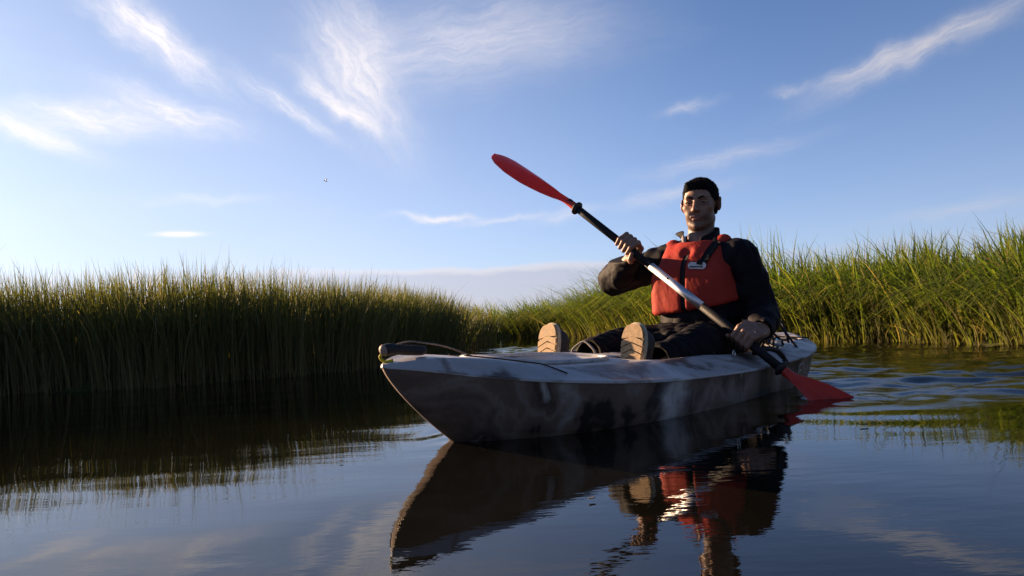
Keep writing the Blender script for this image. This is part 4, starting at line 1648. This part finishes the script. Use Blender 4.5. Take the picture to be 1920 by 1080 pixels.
def build_vest():
    f = Field((-0.64, -0.26, 0.22), (-0.20, 0.26, 0.68), 0.004)
    f.ell((-0.425, 0, .455), (.146, .192, .190), .05)
    f.ell((-0.412, 0, .340), (.152, .196, .150), .05)
    f.box((-0.415, 0, .40), (.148, .168, .125), .055, .04)
    # shoulder straps of the vest
    for s in (-1, 1):
        f.cone((-.350, s * .098, .535), (-.425, s * .118, .612), .034, .026, .03)
        f.cone((-.425, s * .118, .612), (-.505, s * .105, .565), .026, .034, .03)
    # arm holes
    for s, el in ((-1, ELR), (1, ELL)):
        f.cone((-.425, s * .215, .49), (-.425, s * .34, .40), .072, .10, .02, op='cut')
        f.cone((-.425, s * .225, .36), (-.425, s * .34, .30), .045, .09, .02, op='cut')
    # neck
    f.cone((-.455, 0, .60), (-.46, 0, .75), .090, .115, .012, op='cut')
    f.cone((-.28, 0, .605), (-.26, 0, .70), .050, .12, .012, op='cut')
    f.cone((-.30, 0, .58), (-.24, 0, .60), .022, .03, .02, op='cut')
    f.plane_cut((0, 0, .288), (-.15, 0.10, -1), .02)
    f.warp(folds(31, 36, 0.0022, 5))
    f.warp(folds(32, 120, 0.0009, 6))
    # channel for the zip and quilting grooves
    f.cone((-.262, 0, .26), (-.262, 0, .62), .011, .011, .010, op='cut')
    V, Q = f.mesh()
    vest = mesh_obj('buoyancy_vest', V - SEAT, Q, M_VEST, person)
    vest['label'] = 'red foam buoyancy vest zipped up the front'
    bv = BVHTree.FromPolygons([tuple(v) for v in V], [tuple(int(i) for i in q) for q in Q])

    def front(y, z):
        h = bv.ray_cast(Vector((0.1, y, z)), Vector((-1, 0, 0)))
        return (np.array(h[0]), np.array(h[1])) if h[0] else (np.array([-.29, y, z]), np.array([1., 0, 0]))

    def ribbon(name, path, hw, lift, mat, parent, n=28, across=(0, 1, 0)):
        ps = spline(path, n)
        V2 = []
        for i, (y, z) in enumerate(ps):
            tz = ps[min(i + 1, n - 1)] - ps[max(i - 1, 0)]
            tz = tz / (np.linalg.norm(tz) + 1e-9)
            nn = np.array([-tz[1], tz[0]])
            for q in (-1, 0, 1):
                yy, zz = y + nn[0] * hw * q, z + nn[1] * hw * q
                p, nm = front(yy, zz)
                V2.append(p + np.array([lift, 0, 0]))
        V2 = np.array(V2)
        # even out the lift so the webbing lies flat
        X = V2[:, 0].reshape(n, 3)
        X[:] = np.maximum(X, X.mean(1, keepdims=True))
        for _ in range(2):
            X[1:-1] = np.maximum(X[1:-1], (X[:-2] + X[1:-1] + X[2:]) / 3)
        V2[:, 0] = X.ravel()
        back = V2 - np.array([lift + .004, 0, 0])
        gf = grid_faces(n, 3)
        m = len(V2)
        F2 = np.concatenate([gf, gf[:, ::-1] + m])
        rim = [3 * i for i in range(n)] + [3 * (n - 1) + 1] + [3 * i + 2 for i in range(n - 1, -1, -1)] + [1]
        side = np.array([(rim[i], rim[(i + 1) % len(rim)], rim[(i + 1) % len(rim)] + m, rim[i] + m) for i in range(len(rim))])
        return mesh_obj(name, np.concatenate([V2, back]) - SEAT, np.concatenate([F2, side]), mat, parent)
    ribbon('zip', [(0.0, .562), (0.0, .50), (0.0, .42), (0.0, .34), (0.0, .300)], .0105, .0025, M_BELT, vest)
    box_part('zip_pull', (.006, .010, .022), tuple(front(0, .318)[0] + [.006, 0, 0] - SEAT), M_BELT, vest, bevel=.0015)
    ribbon('shoulder_strap', [(.112, .612), (.102, .575), (.088, .538), (.076, .512)], .0165, .009, M_BELT, vest)
    # badge
    p, nm = front(.066, .512)
    nm = np.array([1.0, 0.0, 0.22])
    nm /= np.linalg.norm(nm)
    ux = np.array([0.0, 1.0, -0.10])
    ux /= np.linalg.norm(ux)
    uz = np.cross(nm, ux)
    Mt = Matrix([[ux[i], uz[i], nm[i]] for i in range(3)]).to_4x4()
    bm = bmesh.new()
    bmesh.ops.create_cube(bm, size=1)
    bmesh.ops.scale(bm, vec=(.080, .028, .003), verts=bm.verts)
    bmesh.ops.bevel(bm, geom=[e for e in bm.edges if abs(e.verts[0].co.z - e.verts[1].co.z) > .001], offset=.006, segments=4, affect='EDGES')
    me = bpy.data.meshes.new('badge')
    bm.to_mesh(me)
    bm.free()
    me.materials.append(M_BADGE)
    bo = bpy.data.objects.new('badge', me)
    COL.objects.link(bo)
    bo.parent = vest
    Mt.translation = Vector(p + nm * .0085 - SEAT)
    bo.matrix_local = Mt
    bo['label'] = 'small white badge with dark lettering on the chest'
    tx = bpy.data.curves.new('lettering', 'FONT')
    tx.body = 'aquamarina'
    tx.size = .0135
    tx.extrude = .0003
    tx.offset = .0003
    tx.align_x, tx.align_y = 'CENTER', 'CENTER'
    tx.materials.append(M_INK)
    tmp = bpy.data.objects.new('lettering', tx)
    COL.objects.link(tmp)
    dg = bpy.context.evaluated_depsgraph_get()
    tme = bpy.data.meshes.new_from_object(tmp.evaluated_get(dg))
    bpy.data.objects.remove(tmp)
    bpy.data.curves.remove(tx)
    to = bpy.data.objects.new('lettering', tme)
    COL.objects.link(to)
    to.parent = vest
    to.matrix_local = Mt @ Matrix.Translation((-.001, -.0045, .0021)) @ Matrix.Diagonal((.95, 1, 1, 1))
    # the strap end that hangs over the badge
    se = box_part('strap_end', (.026, .018, .003), (0, 0, 0), M_BELT, vest, (0, 0, 0), .001)
    se.matrix_local = Mt @ Matrix.Translation((.012, .012, .0034)) @ Matrix.Rotation(R(-8), 4, 'Z')


build_vest()


def build_legs():
    f = Field((-0.62, -0.36, 0.02), (0.40, 0.40, 0.42), 0.0045)
    f.ell(PEL + [.02, 0, -.005], (.15, .195, .10), 0.03)
    f.cone(PEL + [.05, -.085, .01], (0.0, -0.165, .195), .092, .074, .03)
    f.cone((0.0, -0.165, .195), (.255, -.148, .178), .072, .060, .02)
    f.cone(PEL + [.05, .09, .01], (-0.03, 0.175, .195), .095, .078, .03)
    f.cone((-0.03, 0.175, .195), (.29, .157, .155), .074, .055, .02)
    f.ell((-.19, 0.0, .225), (.10, .15, .055), .04)                    # bunched fabric in the lap
    f.warp(folds(41, 60, 0.0085, 4))
    f.warp(folds(42, 120, 0.0022, 8))
    f.plane_cut((.262, 0, 0), (1, -.10, .1), .0)
    # open cuffs
    f.cone((.20, -.150, .182), (.30, -.146, .176), .050, .054, .004, op='cut')
    f.cone((.20, .160, .165), (.30, .157, .153), .046, .050, .004, op='cut')
    V, Q = f.mesh()
    mesh_obj('trousers', V - SEAT, Q, M_TROUSER, person)
    # rolled lining showing at the right cuff
    a = np.linspace(0, 2 * math.pi, 25)[:-1]
    c = np.stack([.262 + .004 * np.sin(3 * a), -.148 + .0545 * np.cos(a), .178 + .0545 * np.sin(a) + .003 * np.sin(5 * a)], 1)
    mesh_obj('cuff_lining', *tube(c - SEAT, .0042, 8, close=True), M_LINING, person)


build_legs()


def sole_outline(n=40):
    """left-foot outline, toe at +v; u across"""
    pts = [(0, 0), (.024, .002), (.034, .020), (.034, .060), (.030, .105), (.034, .150), (.045, .195), (.0475, .232), (.044, .262), (.032, .284), (.012, .294), (-.010, .294),
           (-.031, .283), (-.044, .260), (-.049, .222), (-.046, .185), (-.037, .140), (-.033, .10), (-.034, .055), (-.033, .020), (-.022, .002)]
    P = np.array(pts)
    Q = np.vstack([P, P[:1]])
    return spline(Q, n + 1)[:-1]


def make_boot(heel, tilt, splay, roll, mirror, label):
    """boot resting on its heel, sole towards the bow"""
    b = bpy.data.objects.new('boot', None)
    COL.objects.link(b)
    b.parent = person
    b.location = heel - SEAT
    b['label'] = label
    # local axes: u across (to port), v heel-to-toe, w out of the sole (towards the bow)
    v = np.array([-math.sin(R(tilt)), math.sin(R(splay)), math.cos(R(tilt))])
    v /= np.linalg.norm(v)
    w = np.array([1.0, math.tan(R(roll)), 0])
    w = w - v * (w @ v)
    w /= np.linalg.norm(w)
    u = np.cross(v, w)
    T = lambda a, c, d: u * a + v * c + w * d
    O = sole_outline(48)
    O = O * np.array([mirror, 1.0])
    n = len(O)

    def slab(name, scale, d0, d1, mat, bevel=.003):
        c = np.array([0, .145])
        rings = []
        for sc, d in ((scale - .03, d0), (scale, d0 + bevel * np.sign(d1 - d0)), (scale, d1 - bevel * np.sign(d1 - d0)), (scale - .03, d1)):
            rings.append([T(*((p - c) * sc + c), d) for p in O])
        V = np.array(rings).reshape(-1, 3)
        F = []
        for i in range(3):
            for k in range(n):
                k2 = (k + 1) % n
                F.append((i * n + k, i * n + k2, (i + 1) * n + k2, (i + 1) * n + k))
        F.append(tuple(range(n)))
        F.append(tuple(3 * n + k for k in range(n)))
        return mesh_obj(name, V, F, mat, b, smooth=False)
    slab('welt', 1.03, -.020, -.006, M_WELT)
    slab('sole', 0.985, -.008, .0, M_SOLE, .002)
    # chevron tread: each lug a bar of its own standing proud of the sole
    hw = lambda y: (np.interp(y, *zip(*[(p[1], abs(p[0])) for p in sorted(O.tolist(), key=lambda q: q[1]) if p[0] > 0])), np.interp(y, *zip(*[(p[1], abs(p[0])) for p in sorted(O.tolist(), key=lambda q: q[1]) if p[0] <= 0])))
    y = 0.012
    pitch, gap, rise = .0235, .0042, .016
    m = 13
    qs = np.linspace(-1, 1, m)

    def lug(lower, upper, rows):
        """a raised bar between two curves across the sole"""
        V, F = [], []
        for inset, lev in ((0.0, .0055), (-.0012, -.001)):
            for i in range(rows):
                f = i / (rows - 1)
                for q in qs:
                    yv = (lower(q) - (inset if i == 0 else 0)) * (1 - f) + upper(q) * f
                    yv = min(max(yv, .004), .2925)
                    wr_, wl_ = hw(yv)
                    V.append(T(q * ((wr_ if q > 0 else wl_) * .955 - inset), yv, lev))
        k = rows * m
        for i in range(rows - 1):
            for c in range(m - 1):
                a0 = i * m + c
                F.append((a0, a0 + 1, a0 + m + 1, a0 + m))
        rim = list(range(m)) + [i * m + m - 1 for i in range(1, rows)] + [(rows - 1) * m + c for c in range(m - 2, -1, -1)] + [i * m for i in range(rows - 2, 0, -1)]
        for i in range(len(rim)):
            a0, a1 = rim[i], rim[(i + 1) % len(rim)]
            F.append((a0, a0 + k, a1 + k, a1))
        mesh_obj('tread_lug', V, F, M_SOLE, b, smooth=False)
    while y < .232:
        lug(lambda q, y=y: y + rise * (.45 - abs(q)), lambda q, y=y: y + pitch - gap + rise * (.45 - abs(q)), 2)
        y += pitch
    lug(lambda q, y=y: y + .004 * (1 - abs(q)) - .004, lambda q: .2915 - .004 * q * q, 9)
    # upper: toe box, vamp, ankle shaft
    f = Field((-.30, -.16, -.06), (.06, .16, .36), 0.005)
    f.cone(T(0, .235, -.045), T(0, .11, -.050), .038, .040, .02)
    f.cone(T(0, .11, -.048), T(0, .045, -.050), .040, .036, .02)
    f.ell(T(0, .235, -.040), (.040, .045, .045), .02)
    f.cone(T(0, .055, -.050), T(0, .085, -.165), .042, .044, .03)
    f.plane_cut(T(0, .1, -.0185), w)
    f.warp(folds(61, 70, .002, 6))
    Vv, Q = f.mesh()
    mesh_obj('upper', Vv, Q, M_UPPER, b)
    lace = spline([T(-.02 * mirror, .12, -.088), T(.012 * mirror, .135, -.094), T(.03 * mirror, .15, -.10), T(.046 * mirror, .17, -.085), T(.058 * mirror, .165, -.06)], 16)
    mesh_obj('lace', *tube(lace, .0028, 6), M_CORD, b)
    return b


make_boot(np.array([.522, -.140, .026]), 15, -5, -9, 1, 'boot on the foot farther from the dipped blade, tan chevron sole')
make_boot(np.array([.486, .162, .012]), 13, 2, -9, -1, 'boot on the foot nearer the dipped blade, tan chevron sole')


def make_ring():
    c = POL_L(92, 0.0475, 0.5 * (-0.0115 - 0.0115))
    ax = POL_L(122, 0.0435, -0.0117) - POL_L(62, 0.050, -0.0122)
    ax /= np.linalg.norm(ax)
    u = np.cross(ax, [0, 0, 1.0])
    u /= np.linalg.norm(u)
    v = np.cross(ax, u)
    c = (POL_L(122, 0.0435, -0.0117) * .5 + POL_L(62, 0.050, -0.0122) * .5)
    a = np.linspace(0, 2 * math.pi, 25)[:-1]
    P = c + .0112 * (np.cos(a)[:, None] * u + np.sin(a)[:, None] * v)
    o = mesh_obj('finger_ring', *tube(P - SEAT, .0016, 7, close=True), M_GOLD, person)


make_ring()


# ------------------------------------------------------------------ small things
def on_water(px, py):
    c, s = math.cos(ROLL), math.sin(ROLL)
    y = (py - 540) * c + (px - 960) * s - HOR
    d = CAM_H * FOC / y
    return sight(px, py, d)


M_LEAF = simple_mat('dead_leaf', (0.10, 0.07, 0.035), 0.7, 0.3, nscale=50)


def floating_leaves():
    r = np.random.default_rng(77)
    spots = [((1110, 940), .013, 'curled brown leaf adrift between the bow and the mirrored vest'),
             ((560, 724), .030, 'bleached leaf scrap adrift close under the shaded sedge bank'),
             ((640, 868), .010, 'tiny brown leaf scrap adrift beyond the bow in the mirrored sedge'),
             ((1620, 800), .022, 'brown leaf scrap adrift beside the dipped paddle blade')]
    for (p, size, lab) in spots:
        w = on_water(*p)
        n = 9
        V, F = [], []
        for i in range(n):
            f = i / (n - 1)
            hw = size * 0.28 * math.sin(math.pi * (0.04 + 0.92 * f)) ** 0.8
            z = 0.006 + 0.22 * size * (f - .5) ** 2
            for q in (-1, 0, 1):
                V.append((size * (f - .5), hw * q, z + (0.06 * size if q else 0)))
        for i in range(n - 1):
            for j in (0, 1):
                a = 3 * i + j
                F.append((a, a + 3, a + 4, a + 1))
        o = mesh_obj('floating_leaf', V, F, M_LEAF)
        so = o.modifiers.new('thick', 'SOLIDIFY')
        so.thickness = 0.0012
        o.location = (w[0], w[1], 0.0)
        o.rotation_euler = (0, 0, r.uniform(-.4, .6))
        tag(o, lab, 'leaf')


floating_leaves()


def insect():
    p = sight(610, 339, 1.6)
    root = empty('insect', tuple(p))
    tag(root, 'tiny pale insect flying in open sky above the shaded bank', 'insect')
    g = G('insect_wing')
    M_WING = g.done(g.bsdf((0.55, 0.55, 0.5), 0.4, 0.5))
    M_BUG = simple_mat('insect_body', (0.12, 0.10, 0.06), 0.6, 0.3)
    mesh_obj('abdomen', *tube([(-.004, 0, .002), (-.002, 0, .001), (0, 0, 0), (.003, 0, -.002), (.004, 0, -.003)], [.0002, .0007, .0009, .0006, .0002], 8), M_BUG, root)
    for s in (-1, 1):
        V = [(0, 0, 0), (.001, s * .001, .002), (.0025, s * .0025, .004), (.0035, s * .003, .0035), (.002, s * .0015, .001)]
        o = mesh_obj('wing', V, [(0, 1, 2, 3, 4)], M_WING, root)
        so = o.modifiers.new('thick', 'SOLIDIFY')
        so.thickness = 0.0001


insect()
